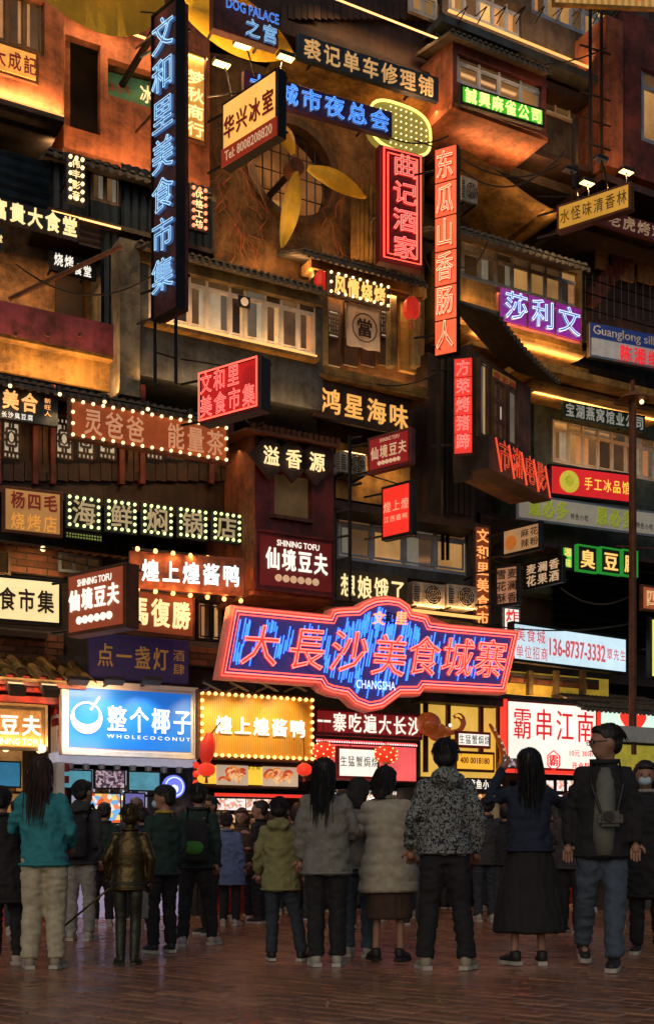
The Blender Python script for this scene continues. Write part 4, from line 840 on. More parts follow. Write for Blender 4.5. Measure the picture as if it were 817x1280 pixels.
# ---------------------------------------------------------------- maroon box house centre (溢香源)
m = Mod('maroon_house', 'tall maroon timber box house with terracotta side and tin roof', 319, 740, 1.9)
m.hollow('wall', 319, 536, 736, 417, 1.9, 1.6, 'red_wood', [(343, 588, 642, 390)])
m.box('shutter', 343, 588, 642, 390, 1.78, .03, mat('old_blind', (.10,.07,.04), .7, em=(.30,.16,.06), es=.25, evar=.9, scale=1.0))
m.box('side_wall', 318, 536, 735, 319, 1.89, 1.5, 'terracotta')
m.box('window_sill', 340, 642, 646, 392, 1.98, .1, 'old_wood')
area(m.root, m.P(318, 736, 2.5)+Vector((-.5,.2,-.3)), .8, 14, (1,.36,.12), (.5,.15,1))
m.corr('tin_roof', 311, 527, 537, 424, 2.1, 'rust_metal', .08, .02); 
bm = bmesh.new(); x0, x1, z0, z1, y = m.rect(308, 520, 537, 424, 2.15)
v = box(bm, (x0, y, z0), (x1, y+1.8, z0+.03)); [setattr(q.co, 'z', q.co.z+.28) for q in v if q.co.y > y+1]; obj('roof', bm, 'rust_metal', m.root)
m.box('floor_slab', 317, 736, 742, 419, 1.95, 1.7, 'terracotta')
for i, (x, ch) in enumerate(((323, '\u6ea2'), (351, '\u9999'), (380, '\u6e90'))):
    lab = ['diamond plaque with lit character 溢, left of three', 'diamond plaque with lit character 香, middle of three', 'diamond plaque with lit character 源, right of three'][i]
    mm = Mod('diamond_plaque', lab, x+14, 571+i*4, 2.0, cat='sign', group='diamond name plaques')
    bm = nb(((-.21,-.02,-.21),(.21,.03,.21))); bmesh.ops.rotate(bm, verts=bm.verts, cent=(0,0,0), matrix=Matrix.Rotation(R(45), 3, 'Y')); obj('board', bm, 'dark_wood', mm.root)
    putglyph(ch, 'bold', 'lit_cream', mm.root, 0, -.05, 0, .235, .26)
sign('tofu_sign', 'maroon lit sign reading SHINING TOFU 仙境豆夫 on the maroon box house', (321, 664, 734, 417, None), 2.02, 'red_wood', [('SHINING TOFU', .25,.10,.80,.21,'s','bold','lit_white'), ('\u4ed9\u5883\u8c46\u592b', .09,.24,.92,.66,'h','heavy','lit_white'), ('\u25cf\u25cf\u25cf\u25cf\u25cf\u25cf', .22,.70,.80,.88,'h','bold','dim_cream'), ('\u65b0\u4e2d\u5f0f\u751c\u54c1\u996e', .22,.71,.80,.87,'h','reg','maroon_ink')], th=.06, frame='red_wood', face=mat('maroon_face', (.09,.012,.012), .5, em=(.2,.01,.008), es=.3))
# back house behind posts with 星海味
m = Mod('lane_house', 'shadowed house behind the hanging red signs with wide lower windows', 405, 755, .6)
m.box('wall', 400, 475, 632, 592, .55, .1, 'dark_wood'); m.box('lower_wall', 400, 706, 800, 640, .55, .1, 'dark_wood'); m.hollow('bay', 400, 628, 708, 592, .9, .5, 'slate_wall', [(420, 634, 698, 585)])
m.window(420, 634, 698, 585, .85, cols=(1,1,1,1), rows=(.35,1), frame='window_blue', panes=('pane_grey','pane_warm','pane_dim','pane_dim'), bar=.05)
m.box('recess', 420, 552, 622, 512, .64, .02, 'ochre_wall'); m.box('shade', 400, 622, 632, 600, 1.3, .8, 'dark_wood')
m.led(430, 560, 510, .9, up=False, power=7, strip=False); m.led(515, 763, 600, 1.6, up=True, power=12, inn=.4, r=.02)
m.box('ledge', 405, 757, 766, 605, 1.6, 1.1, 'ochre_wall')
sign('seafood_sign', 'black board with large gold lit characters 鸿星海味', (392, 472, 520, 513, 500), 1.2, 'dark_wood', [('\u9e3f\u661f\u6d77\u5473', .05,.18,.98,.88,'h','bold','lit_gold')], th=.08)
sign('hungry_sign', 'olive board with cream lit characters 想娘饿了 behind black posts', (420, 710, 750, 509, None), 1.7, mat('olive_board', (.07,.055,.02), .5), [('\u60f3\u5a18\u997f\u4e86', .04,.06,.97,.95,'h','bold','lit_cream')], th=.06)
ac('left air conditioner of the pair behind the big neon sign', 516, 726, 756, 556, 1.6); ac('right air conditioner of the pair behind the big neon sign', 559, 729, 758, 597, 1.6)
ac('old air conditioner unit behind the dark red hanging sign', 425, 562, 590, 458, .95)
m = Mod('scaffold_post', 'black steel post frame carrying the two red hanging signs', 437, 752, 2.3, cat='post')
m.bar('post', [(437, 545, 2.3), (437, 752, 2.3)], .028); m.bar('post', [(419, 640, 2.2), (419, 752, 2.2)], .022)
for y in (549, 607, 640, 672, 700): m.bar('rail', [(420 if y > 620 else 437, y, 2.3), (452 if y < 620 else 438, y-3, 2.45)], .016)
sign('hanging_sign', 'dark red hanging sign with dull characters 仙境豆夫 above the bright red one', (459, 548, 593, 513, 533), 2.6, 'red_wood', [('\u4ed9\u5883\u8c46\u592b', .08,.3,.93,.68,'h','bold','dim_cream'), ('SHINING TOFU', .3,.12,.75,.22,'s','reg','dim_cream'), ('\u25cf\u25cf\u25cf\u25cf\u25cf\u25cf', .25,.72,.78,.86,'h','bold','dim_cream')], face=mat('dark_red_face', (.2,.012,.015), .5, em=(.25,.008,.01), es=.6), th=.1)
sign('hanging_sign', 'bright red hanging lightbox with thin pale characters 煌上煌', (476, 609, 676, 514, 599), 2.6, 'black_metal', [('\u714c\u4e0a\u714c', .08,.3,.95,.52,'h','reg','dim_cream'), ('WELCOME', .15,.58,.85,.68,'s','reg','dim_cream')] if 0 else [('\u714c\u4e0a\u714c', .08,.3,.95,.52,'h','reg','dim_cream'), ('\u6c5f\u897f\u9171\u9e2d', .1,.58,.9,.7,'h','reg','dim_cream')], face=mat('bright_red_face', (.6,.03,.02), .5, em=(.85,.025,.015), es=.85), th=.12)
sign('market_sign', 'slanted red neon sign reading 文和里 美食市集 projecting at centre left', (249, 466, 531, 326, 443), 3.0, 'black', [('\u6587\u548c\u91cc', .05,.06,.72,.5,'h','neon','neon_pink'), ('\u7f8e\u98df\u5e02\u96c6', .05,.5,.97,.95,'h','neon','neon_pink')], face=mat('market_face', (.25,.01,.01), .5, em=(.7,.01,.008), es=.5, evar=.4), th=.18, tubeborder=(('neon_red', .03),))
# ---------------------------------------------------------------- left timber lattice house
m = Mod('lattice_house', 'dark timber house with rows of lit fretwork lattice windows at left', -60, 640, .95)
m.box('wall', -60, 478, 612, 318, .95, .9, 'dark_wood'); m.box('lower_beam', -60, 598, 606, 318, 1.1, .2, 'red_wood'); m.box('upper_beam', -60, 486, 494, 318, 1.15, .25, 'dark_wood')
for x in (-4, 42, 64, 150, 176, 262, 286): m.box('post', x, 480, 604, x+6, 1.06, .1, 'red_wood')
for i in range(26): m.box('plank', -50+13.6*i, 578, 600, -50+13.6*i+12.8, .99+.008*(i % 2), .04, 'dark_wood')
for x in (5, 71, 98, 125, 184, 209, 234): lattice(m, x, 521 if x > 20 else 518, 572 if x > 20 else 571, x+20, 1.04, 'dark_wood')
for x in (46, 54, 160, 168, 268): m.box('door_panel', x, 505, 590, x+6.5, 1.0, .04, 'old_wood')
m.led(-50, 500, 300, 1.4, up=False, power=10, inn=.3, strip=False)
for x in (13, 75, 131, 185, 238):
    mm = Mod('spot_lamp', 'small downlight lit under the tiled eave above x%s' % '' , x, 480+x*.17, 1.75, cat='lamp', group='downlights under the tiled eave')
    mm.root['label'] = 'small warm downlight under the tiled eave above ' + {13:'the orange lettered blue board',75:'the gap before the tea board',131:'the left part of the tea board',185:'the middle of the tea board',238:'the right part of the tea board'}[x]
    bm = bmesh.new(); ball(bm, (0,0,0), .025); obj('bulb', bm, 'bulb_white', mm.root, True); bm = bmesh.new(); cyl(bm, (0,0,.05), .04, .07, n=8); obj('housing', bm, 'black', mm.root)
    spot(mm.root, (0,0,-.04), (0,.3,-1), 10, size=90)
sign('beauty_sign', 'slate blue board with orange lit characters 美合 at the left edge', (-40, 474, 517, 73, 492), 1.5, 'slate_wall', [('\u7f8e\u5408', .36,.12,.78,.72,'h','heavy', mat('lit_amber', (1,.5,.2), .5, em=(1,.40,.12), es=1.3)), ('\u957f\u6c99\u81ed\u8c46\u8150', .36,.76,.72,.95,'h','reg','lit_white'), ('\u65b0\u65fa\u4eba', .84,.18,.92,.75,'v','reg','lit_amber')], th=.06)
sign('tea_sign', 'large rusty orange board reading 灵爸爸能量茶 ringed with warm bulbs', (86, 496, 548, 286, 545-13), 1.9, 'rust_metal', [('\u7075\u7238\u7238 \u80fd\u91cf\u8336', .08,.14,.97,.9,'h','bold', mat('tea_letters', (.75,.42,.25), .5, em=(1,.45,.22), es=.34))], face=mat('tea_face', (.30,.07,.02), .6, var=.4, em=(.55,.10,.02), es=.45, evar=.6, scale=1.5), th=.08, border=('bulb_white', .125, .022, .045))
sign('barbecue_sign', 'square board with maroon 杨四毛 over glowing amber 烧烤店', (3, 606, 665, 79, 615), 1.5, 'rust_metal', [('\u6768\u56db\u6bdb', .12,.1,.92,.48,'h','heavy','maroon_ink'), ('\u70e7\u70e4\u5e97', .12,.54,.92,.93,'h','reg', mat('amber_relief', (.6,.3,.06), .5, em=(1,.38,.05), es=.6))], face=mat('amber_face', (.42,.24,.10), .6, em=(.75,.33,.08), es=.42, evar=.3, scale=1), th=.06)
for i, (a_, b_, ch) in enumerate(((82,127,'\u6d77'),(131,172,'\u9c9c'),(176,217,'\u7116'),(221,260,'\u9505'),(264,302,'\u5e97'))):
    yt = 616+(a_-82)*.115; yb = 660+(a_-82)*.09
    sign('hotpot_sign', '%s dark panel framed in greenish bulbs showing ' % ['first','second','third','fourth','fifth'][i] + ch + ', counted from the left', (a_, yt, yb, b_, None), 1.5, 'black', [(ch, .12,.12,.88,.88,'h','bold', mat('grey_glyph', (.35,.3,.2), .5, em=(.55,.42,.22), es=.5))], th=.05, border=('bulb_green', .088, .022, .045), group='bulb framed hotpot panels')
m = Mod('glitter_strip', 'small green sequin strip below the hotpot panels', 82, 672, 1.45, cat='sign')
x0, x1, z0, z1, y = m.rect(82, 662, 672, 128, 1.45); obj('board', nb(((x0,y,z0),(x1,y+.03,z1))), 'black', m.root)
bulbs(m.root, [(x0+.02+i*.035, y-.01, z0+.02+j*.035) for i in range(int((x1-x0)/.035)) for j in range(max(1,int((z1-z0)/.035)))], mat('sequin', (.3,.4,.1), .3, .5, em=(.4,.5,.1), es=.3), .012, 'sequin')
# ---------------------------------------------------------------- brick house left low
m = Mod('brick_house', 'brick house with tin awning behind the cream and tofu signs', -60, 850, .75)
def brickwall(m, xl, yt, yb, xr, n, name='brick', cap=300, bw=.26, bh=.085, gap=.012):
    x0, x1, z0, z1, y = m.rect(xl, yt, yb, xr, n)
    obj('mortar', nb(((x0,y,z0),(x1,y+.1,z1))), 'mortar', m.root); k = 0
    mes = []
    for q in range(5):
        me = bpy.data.meshes.new('brick'); bm = nb(((0,-.014-.004*(q % 3),0),(bw-gap,.02,bh-gap))); bev(bm, .004); bm.to_mesh(me); bm.free(); me.materials.append(mat('brick%d' % q, [c*(.7+.16*q) for c in (.19,.075,.04)], .85, var=.35, scale=9)); mes.append(me)
    rnd = random.Random(int(xl+yt))
    z = z0+gap; row = 0
    while z+bh < z1:
        x = x0+gap-(bw/2 if row % 2 else 0)
        while x < x1-gap:
            a_, b_ = max(x, x0+gap), min(x+bw-gap, x1-gap)
            if b_-a_ > .05 and k < cap:
                o = link('brick', rnd.choice(mes), None, m.root); o.location = (a_, y, z); o.scale = ((b_-a_)/(bw-gap), 1, 1); k += 1
            x += bw
        z += bh; row += 1
brickwall(m, -20, 672, 712, 80, .75); brickwall(m, -20, 782, 822, 80, .78); brickwall(m, 80, 690, 780, 84, .75) if 0 else None
brickwall(m, 72, 700, 720, 112, .76)
brickwall(m, 236, 800, 832, 276, .8)
m.box('wall', -60, 668, 900, 320, .68, .4, 'side_black')
m.window(-20, 684, 716, 14, .84, cols=2, frame='window_wood', panes=('pane_dark',)); m.window(74, 690, 714, 128, .84, cols=3, frame='window_blue', panes=('pane_dark','pane_grey')); m.window(246, 750, 800, 300, .8, cols=3, frame='black_metal', panes=('pane_dark',)); m.box('gutter', -40, 783, 790, 60, 1.0, .2, 'dark_wood')
m.box('meter_box', 76, 818, 838, 108, 1.0, .3, 'dark_concrete')
bm = bmesh.new(); x0, x1, z0, z1, y = m.rect(-60, 655, 672, 172, 1.6); k = int((x1-x0)/.06); prev = None
for i in range(k+1):
    x = x0+(x1-x0)*i/k; dz = .014*(1 if i % 2 else -1); cur = [bm.verts.new((x, y, z0+dz)), bm.verts.new((x, y+.9, z0+.25+dz))]
    if prev: bm.faces.new((prev[0], cur[0], cur[1], prev[1]))
    prev = cur
bmesh.ops.solidify(bm, geom=bm.faces[:], thickness=.012); obj('tin_awning', bm, 'rust_metal', m.root)
mm = Mod('hanging_bulb', 'single round warm bulb hanging under the tin awning at left', 54, 686, 1.3, cat='lamp'); bm = bmesh.new(); ball(bm, (0,0,0), .035, 10, 8); obj('bulb', bm, 'bulb_white', mm.root, True); bm = bmesh.new(); tube(bm, [(0,0,.03),(0,0,.22)], .006); obj('cord', bm, 'black', mm.root); spot(mm.root, (0,0,-.05), (0,.6,-.6), 18, size=150)
sign('market_sign', 'cream lightbox with dark brown characters 美食市集 at the left edge', (-40, 714, 774, 78, 725), 1.75, 'black_metal', [('\u7f8e\u98df\u5e02\u96c6', .10,.2,.92,.82,'h','heavy','brown_ink')], face=mat('cream_face', (.8,.7,.4), .5, em=(1,.74,.34), es=1.05, evar=.28, scale=1), th=.14)
sign('hanging_sign', 'square brown hanging sign with glowing SHINING TOFU 仙境豆夫', (84, 718, 796, 157, 702), 2.6, 'rust_metal', [('SHINING TOFU', .20,.13,.78,.24,'s','bold','lit_white'), ('\u4ed9\u5883\u8c46\u592b', .05,.28,.93,.64,'h','heavy','lit_white'), ('\u25cf\u25cf\u25cf\u25cf\u25cf\u25cf', .18,.70,.80,.86,'h','bold','lit_white'), ('\u65b0\u4e2d\u5f0f\u751c\u54c1\u996e', .18,.71,.80,.85,'h','reg','maroon_ink')], face=mat('brown_red_face', (.28,.06,.025), .5, em=(.42,.07,.02), es=.5, evar=.3, scale=1), th=.2)
sign('duck_sign', 'orange board with glowing blue white characters 煌上煌酱鸭, upper of two', (162, 688, 735, 305, 698), 1.7, 'terracotta', [('\u714c\u4e0a\u714c\u9171\u9e2d', .09,.2,.97,.82,'h','heavy','lit_cyanwhite')], face='terracotta', th=.1)
m = Mod('bulb_rail', 'rows of orange bulbs above and below the upper duck sign', 162, 740, 1.8, cat='lamp')
pts = rowpts(m, 172, 301, 686, 1.85, 7) + rowpts(m, 172, 301, 737, 1.85, 7)
for i, p in enumerate(pts):
    bm = bmesh.new(); ball(bm, p, .030, 8, 6); obj('bulb', bm, 'lamp_hot' if 0 else 'bulb_warm', m.root, True)
    spot(m.root, p+Vector((0,-.05,-.02 if i < 7 else .02)), (0, .6, -.6 if i < 7 else .6), 3.5, (1,.35,.1), size=150)
m.bar('rail', [(165, 685, 1.85), (306, 700, 1.85)], .012); m.bar('rail', [(165, 737, 1.85), (306, 747, 1.85)], .012)
sign('restaurant_sign', 'brown board with cream lit characters 馬復勝 beside the tofu sign', (160, 734, 791, 244, 745), 1.75, 'rust_metal', [('\u99ac\u5fa9\u52dd', .0,.14,.93,.84,'h','heavy','lit_cream')], face=mat('brown_face2', (.20,.05,.02), .6, em=(.4,.07,.015), es=.3), th=.08)
sign('wine_shop_sign', 'dark purple board with faint gold characters 点一盏灯酒肆', (112, 790, 846, 236, None), 1.35, mat('purple_black', (.03,.02,.04), .5, em=(.02,.01,.05), es=.4), [('\u70b9\u4e00\u76cf\u706f', .06,.15,.80,.82,'h','bold', mat('old_gold', (.35,.2,.06), .5, .4, em=(.5,.22,.05), es=.25)), ('\u9152\u8086', .83,.2,.96,.85,'v','reg','old_gold')], th=.08)
# ---------------------------------------------------------------- the big neon sign
m = Rot('entrance_sign', 'huge stepped red and blue neon sign reading 大長沙美食城寨 CHANGSHA', 280, 757, 848, 640, 789, 2.4, cat='sign')
top = [(288,756),(409,768),(412,761),(421,759),(444,758),(452,752),(466,746),(482,744.5),(498,747),(510,755),(515,764),(533,768),(537,777),(560,780),(649,788)]
bot = [(630,868),(529,863),(524,870),(500,870),(492,876),(478,886.5),(460,890),(441,883),(430,872),(413,869),(401,864),(397,857),(271,848)]
ol = [m.P(x, y, 0) for x, y in top+bot]; ol = [(p.x, p.z) for p in ol]
def inset(P, d):
    out = []; n = len(P)
    for i in range(n):
        a_, b_, c_ = Vector(P[i-1]), Vector(P[i]), Vector(P[(i+1) % n])
        e1, e2 = (b_-a_).normalized(), (c_-b_).normalized(); n1, n2 = Vector((e1.y, -e1.x)), Vector((e2.y, -e2.x))
        q = (n1+n2); q = q.normalized()*d/max(.5, math.sqrt(max(.01, (1+n1.dot(n2))/2))) if q.length > 1e-4 else n1*d
        out.append((b_.x+q.x, b_.y+q.y))
    return out
bm = bmesh.new(); prism(bm, ol, 0, .16); bmesh.ops.triangulate(bm, faces=[f for f in bm.faces if len(f.verts) > 4]); obj('board', bm, mat('pink_board', (.50,.22,.18), .5, var=.25, em=(.5,.07,.05), es=.25), m.root)
bm = bmesh.new(); prism(bm, inset(ol, .085), -.02, .0); bmesh.ops.triangulate(bm, faces=[f for f in bm.faces if len(f.verts) > 4]); obj('face_panel', bm, mat('indigo_face', (.04,.03,.12), .4, em=(.03,.035,.22), es=.5), m.root)
for ins, mm_, r_ in ((.035, 'neon_red', .010), (.075, 'neon_pink', .009), (.115, 'neon_red', .009)):
    bm = bmesh.new(); tube(bm, [(x, -.05, z) for x, z in inset(ol, ins)], r_, True); obj('neon_border', bm, mm_, m.root)
inn = inset(ol, .14)
LB = ((301,783,345,833),(359,786,402,838),(411,790,455,841),(463,795,503,846),(507,797,544,845),(549,799,586,846),(590,801,627,848))
def inpoly(x, z, P):
    c = False; n = len(P)
    for i in range(n):
        (x1_, z1_), (x2_, z2_) = P[i], P[(i+1) % n]
        if (z1_ > z) != (z2_ > z) and x < (x2_-x1_)*(z-z1_)/(z2_-z1_)+x1_: c = not c
    return c
bm = bmesh.new(); rnd = random.Random(11)
for cl in range(420):
    cxp, cyp = rnd.uniform(285, 640), rnd.uniform(752, 884)
    for k in range(rnd.randint(2, 4)):
        px_, py_ = cxp+k*3.1, cyp+rnd.uniform(-4, 4); p = m.P(px_, py_, 0); L_ = rnd.uniform(.10, .30)
        if any(a_-1 < px_+2 < c_+1 and b_+2 < py_-10 < d_-4 for a_, b_, c_, d_ in LB) and rnd.random() < .85: continue
        if inpoly(p.x, p.z, inn) and inpoly(p.x+L_*.2, p.z+L_, inn): tube(bm, [(p.x, -.045, p.z), (p.x+L_*.2, -.045, p.z+L_)], .0095, n=4)
obj('neon_stroke', bm, mat('neon_royal', (.05,.2,.9), .4, bump=0, em=(.035,.20,1), es=2.0), m.root, kind='stuff')
def pxglyph(m, ch, xl, yt, xr, yb, outline, fill, y=-.07, sh=.2):
    c = m.P((xl+xr)/2, (yt+yb)/2, 0); a_ = m.P(xl, yb, 0); b_ = m.P(xr, yt, 0); w = abs(b_.x-a_.x)*1.08; h = abs(m.P(xl, yt, 0).z-a_.z)*1.08
    for st, mt_, yy, nm in (('bold', fill, y, 'character'), ('tube', outline, y-.03, 'neon_tube')):
        if mt_:
            o = putglyph(ch, st, mt_, m.root, c.x, yy, c.z, w, h, nm)
            me = o.data; key = ('sh', me.name, sh)
            if key not in _GM:
                m2 = me.copy(); m2.transform(Matrix(((1,0,sh,0),(0,1,0,0),(0,0,1,0),(0,0,0,1)))); _GM[key] = m2
            o.data = _GM[key]
for ch, a_, b_, c_, d_ in (('\u5927',301,783,345,833),('\u9577',359,786,402,838),('\u6c99',411,790,455,841),('\u7f8e',463,795,503,846),('\u98df',507,797,544,845),('\u57ce',549,799,586,846),('\u5be8',590,801,627,848)):
    pxglyph(m, ch, a_, b_, c_, d_, 'neon_pink', mat('hot_red', (.6,.05,.03), .4, em=(1,.05,.03), es=.85))
for ch, a_, o_ in (('\u6587', 463, 'neon_pink'), ('\u548c', 477, None), ('\u91cc', 491, 'neon_pink')): pxglyph(m, ch, a_, 766, a_+14, 782, o_, 'neon_orange' if o_ else 'black', sh=.1)
g_ = m.P(467, 857, 0); putglyph('CHANGSHA', 'reg', 'neon_white', m.root, g_.x, -.06, g_.z, .56, .11, 'lettering')
g_ = m.P(590, 862, 0)
for q in (-1.2, 0, 1.2):
    bm = bmesh.new(); a_ = m.P(330+130*(q+1.2), 810+q*4, 0); tube(bm, [(a_.x, .2, a_.z), (a_.x, 1.2, a_.z+.1)], .03); obj('bracket', bm, 'black_metal', m.root)
sign('slogan_sign', 'dark red board with white characters 一寨吃遍大长沙 under the neon dome', (393, 884, 918, 528, None), 1.55, 'deep_red', [('\u4e00\u5be8\u5403\u904d\u5927\u957f\u6c99', .01,.12,.98,.88,'h','bold','lit_white')], face=mat('slogan_face', (.15,.01,.01), .5, em=(.3,.012,.012), es=.6, evar=.3), th=.1)
# ---------------------------------------------------------------- ground floor shops
mat('stall_glow', (.5,.32,.16), .7, var=.4, scale=3, em=(.9,.42,.13), es=.42, evar=.6); mat('jar_a', (.7,.35,.12), .4, var=.6, scale=3); mat('jar_b', (.6,.12,.06), .4, var=.6, scale=3); mat('jar_c', (.7,.6,.4), .4, var=.5, scale=3)  # stall wall emits; interior light is put into its colour
def shop(name, label, xl, xr, ytop, n=.9, back='stall_glow', depth=1.7):
    m = Mod(name, label, xl, gy(xl, n), n, cat='shop'); m.g = lambda x, nn=n: gy(x, nn)
    x0, x1, z0, z1, y = m.rect(xl, ytop, gy(xl, n), xr, n); z0 = 0; m.x = (x0, x1, z0, z1, y)
    obj('pier', nb(((x0,y,0),(x0+.10,y+depth,z1))), 'dark_concrete', m.root); obj('pier', nb(((x1-.10,y,0),(x1,y+depth,z1))), 'dark_concrete', m.root)
    obj('back_wall', nb(((x0+.1,y+depth-.1,0),(x1-.1,y+depth,z1))), back, m.root)  # back walls glow to stand in for light inside the stall
    rs = random.Random(int(xl))
    for q in range(3):
        bm = bmesh.new(); xx = x0+(x1-x0)*(q+.5)/3; cyl(bm, (xx,y+.35,z1-.42), .09, .10, n=12, r2=.03); tube(bm, [(xx,y+.35,z1-.37),(xx,y+.35,z1-.05)], .006); obj('added_pendant', bm, 'black_metal', m.root)  # pendants added to brighten the stall interiors
        bm = bmesh.new(); ball(bm, (xx,y+.35,z1-.48), .045, 8, 6); obj('bulb', bm, 'lamp_hot', m.root, True)
    for sh in range(2):
        zz = 1.25+.38*sh; obj('shelf', nb(((x0+.12,y+depth-.42,zz),(x1-.12,y+depth-.1,zz+.025))), 'old_wood', m.root); bm = bmesh.new(); xx = x0+.2
        while xx < x1-.25:
            q = rs.uniform(.05,.11); cyl(bm, (xx,y+depth-.28,zz+.025+q), q*.7, q*2, n=8); xx += q*1.7
        obj('jars', bm, rs.choice(('jar_a','jar_b','jar_c')), m.root, kind='stuff'); obj('ceiling', nb(((x0+.1,y,z1-.05),(x1-.1,y+depth-.1,z1))), 'black', m.root)
    return m
def counter(m, col, h=1.0, fr=.35):
    x0, x1, z0, z1, y = m.x; obj('counter', nb(((x0+.12,y+fr,0),(x1-.12,y+fr+.5,h))), col, m.root); obj('counter_top', nb(((x0+.10,y+fr-.04,h),(x1-.10,y+fr+.54,h+.04))), 'steel', m.root)
def screen(m, xl, yt, yb, xr, n, face, name='screen', tilt=0):
    x0, x1, z0, z1, y = m.rect(xl, yt, yb, xr, n)
    b = obj(name, nb(((x0,y,z0),(x1,y+.05,z1))), 'black', m.root); obj('display', nb(((x0+.02,y-.006,z0+.02),(x1-.02,y-.001,z1-.02))), face, b)
    return b
def picmat(key, cols, scale=9, es=.8, pos=None):               # flat print of food pictures: blotchy colours
    if key in _M: return _M[key]
    m_ = mat(key, cols[0], .5, bump=0); nt = m_.node_tree; b = nt.nodes['Principled BSDF']; tc = nt.nodes.new('ShaderNodeTexCoord'); v = nt.nodes.new('ShaderNodeTexVoronoi'); v.inputs['Scale'].default_value = scale
    rp = nt.nodes.new('ShaderNodeValToRGB'); rp.color_ramp.interpolation = 'CONSTANT'; nt.links.new(tc.outputs['Object'], v.inputs['Vector']); nt.links.new(v.outputs['Color'], rp.inputs[0])
    e = rp.color_ramp.elements; k = len(cols)
    while len(e) < k: e.new(.5)
    for i, c in enumerate(cols): e[i].position = i/k*.8+.1; e[i].color = (*c, 1)
    e[0].position = 0
    nt.links.new(rp.outputs[0], b.inputs['Base Color']); nt.links.new(rp.outputs[0], b.inputs['Emission Color']); b.inputs['Emission Strength'].default_value = es
    return m_
mat('blue_screen', (.02,.1,.2), .3, em=(.05,.28,.50), es=.55, evar=.3, bump=0); mat('cyan_screen', (.1,.25,.3), .3, em=(.12,.45,.58), es=.6, evar=.4, bump=0)
mat('purple_screen', (.1,.1,.25), .3, em=(.25,.22,.65), es=.7, evar=.4, bump=0)
picmat('photo_screen', [(.05,.03,.05),(.25,.15,.2),(.5,.4,.45),(.08,.05,.1),(.7,.5,.5)], 34, .6)
picmat('fruit_print', [(.9,.12,.03),(1,.75,.2),(.2,.5,.9),(1,.9,.8),(.9,.3,.1)], 15, .8)
picmat('food_print', [(.7,.25,.05),(.85,.55,.2),(.45,.12,.03),(.95,.8,.55),(.3,.08,.02)], 34, .9)
picmat('menu_print', [(1,.95,.85),(1,.95,.9),(.9,.4,.3),(1,.95,.9),(.5,.35,.2)], 30, .95)
# gate shop far left
m = shop('tofu_shop', 'red timber tofu shop front with yellow tiled roof at far left', -50, 80, 880, 1.1)
x0, x1, z0, z1, y = m.x; counter(m, 'red_lacquer')
za = m.P(80, 853, 1.75).z; zb = za+.42; ya = m.P(0, 850, 1.75).y
obj('roof_base', nb(((x0,ya+.05,za-.06),(x1+.1,ya+1.0,za-.02))), 'red_wood', m.root)
tm = []
for q in range(3):
    me = bpy.data.meshes.new('roof_tile'); bm = bmesh.new(); A_ = [bm.verts.new((math.cos(math.pi*k/5)*.078, 0, math.sin(math.pi*k/5)*.07)) for k in range(6)]; B_ = [bm.verts.new((math.cos(math.pi*k/5)*.064, .30, math.sin(math.pi*k/5)*.056+.13)) for k in range(6)]
    for k in range(5): bm.faces.new((A_[k], A_[k+1], B_[k+1], B_[k]))
    bmesh.ops.solidify(bm, geom=bm.faces[:], thickness=.014); bm.to_mesh(me); bm.free(); me.materials.append(mat('tile%d' % q, (.24+.05*q,.15+.03*q,.055), .65, var=.5, scale=9, bump=.5)); tm.append(me)
k = int((x1+.1-x0)/.19)
for i in range(k+1):
    for c in range(3):
        o = link('roof_tile', random.choice(tm), None, m.root); o.location = (x0+.08+i*.19, ya+c*.27, za+c*.118); o.rotation_euler = (random.gauss(0,.02), 0, random.gauss(0,.02))
obj('roof_sheet', nb(((x0,ya+.0,za-.02),(x1+.1,ya+.02,za+.02))), 'brown_tile', m.root)
bm = bmesh.new(); v = box(bm, (x0, ya, za-.02), (x1+.1, ya+.85, za)); [setattr(q.co, 'z', q.co.z+.36) for q in v if q.co.y > ya+.5]; obj('roof_deck', bm, 'brown_tile', m.root)
for i, zz in enumerate((z1+.02-.0, z1+.14)): obj('beam', nb(((x0,y-.35-.1*i,zz),(x1+.06*i,y-.25-.1*i,zz+.08))), 'red_lacquer', m.root)
for i in range(7):
    xx = x0+.05+i*(x1-x0-.1)/6; obj('rafter', nb(((xx-.04,y-.62,z1+.23),(xx+.04,y+.1,z1+.30))), 'red_lacquer', m.root)
for j in range(7):
    zz = z1-.08-j*.14; wd = .18-.02*j
    obj('bracket_block', nb(((x1-wd,y-.22+.01*j,zz),(x1+.02,y-.02,zz+.09))), 'red_lacquer', m.root)
obj('gate_post', nb(((x1-.09,y-.12,0),(x1,y-.01,z1))), 'red_lacquer', m.root)
area(m.root, (x0+(x1-x0)*.5, y-.75, z1-.5), 2.0, 14, (1,.45,.2), (0,.5,1)); area(m.root, ((x0+x1)/2, y-.8, z1+.2), 2.2, 20, (1,.55,.25), (0,.8,-.6))
for q, (a_, b_) in enumerate(((20, 846), (62, 848))):
    mm = Mod('wall_spotlight', 'black box spotlight in front of red timber gate, %s one' % ('left' if q == 0 else 'right'), a_, b_+14, 1.9, cat='lamp'); bm = nb(((-.09,-.12,-.05),(.09,.1,.05))); bmesh.ops.rotate(bm, verts=bm.verts, cent=(0,0,0), matrix=Matrix.Rotation(R(30),3,'X')); obj('housing', bm, 'black', mm.root); bm = bmesh.new(); tube(bm, [(0,.05,0),(0,.5,.05)], .015); obj('arm', bm, 'black', mm.root)
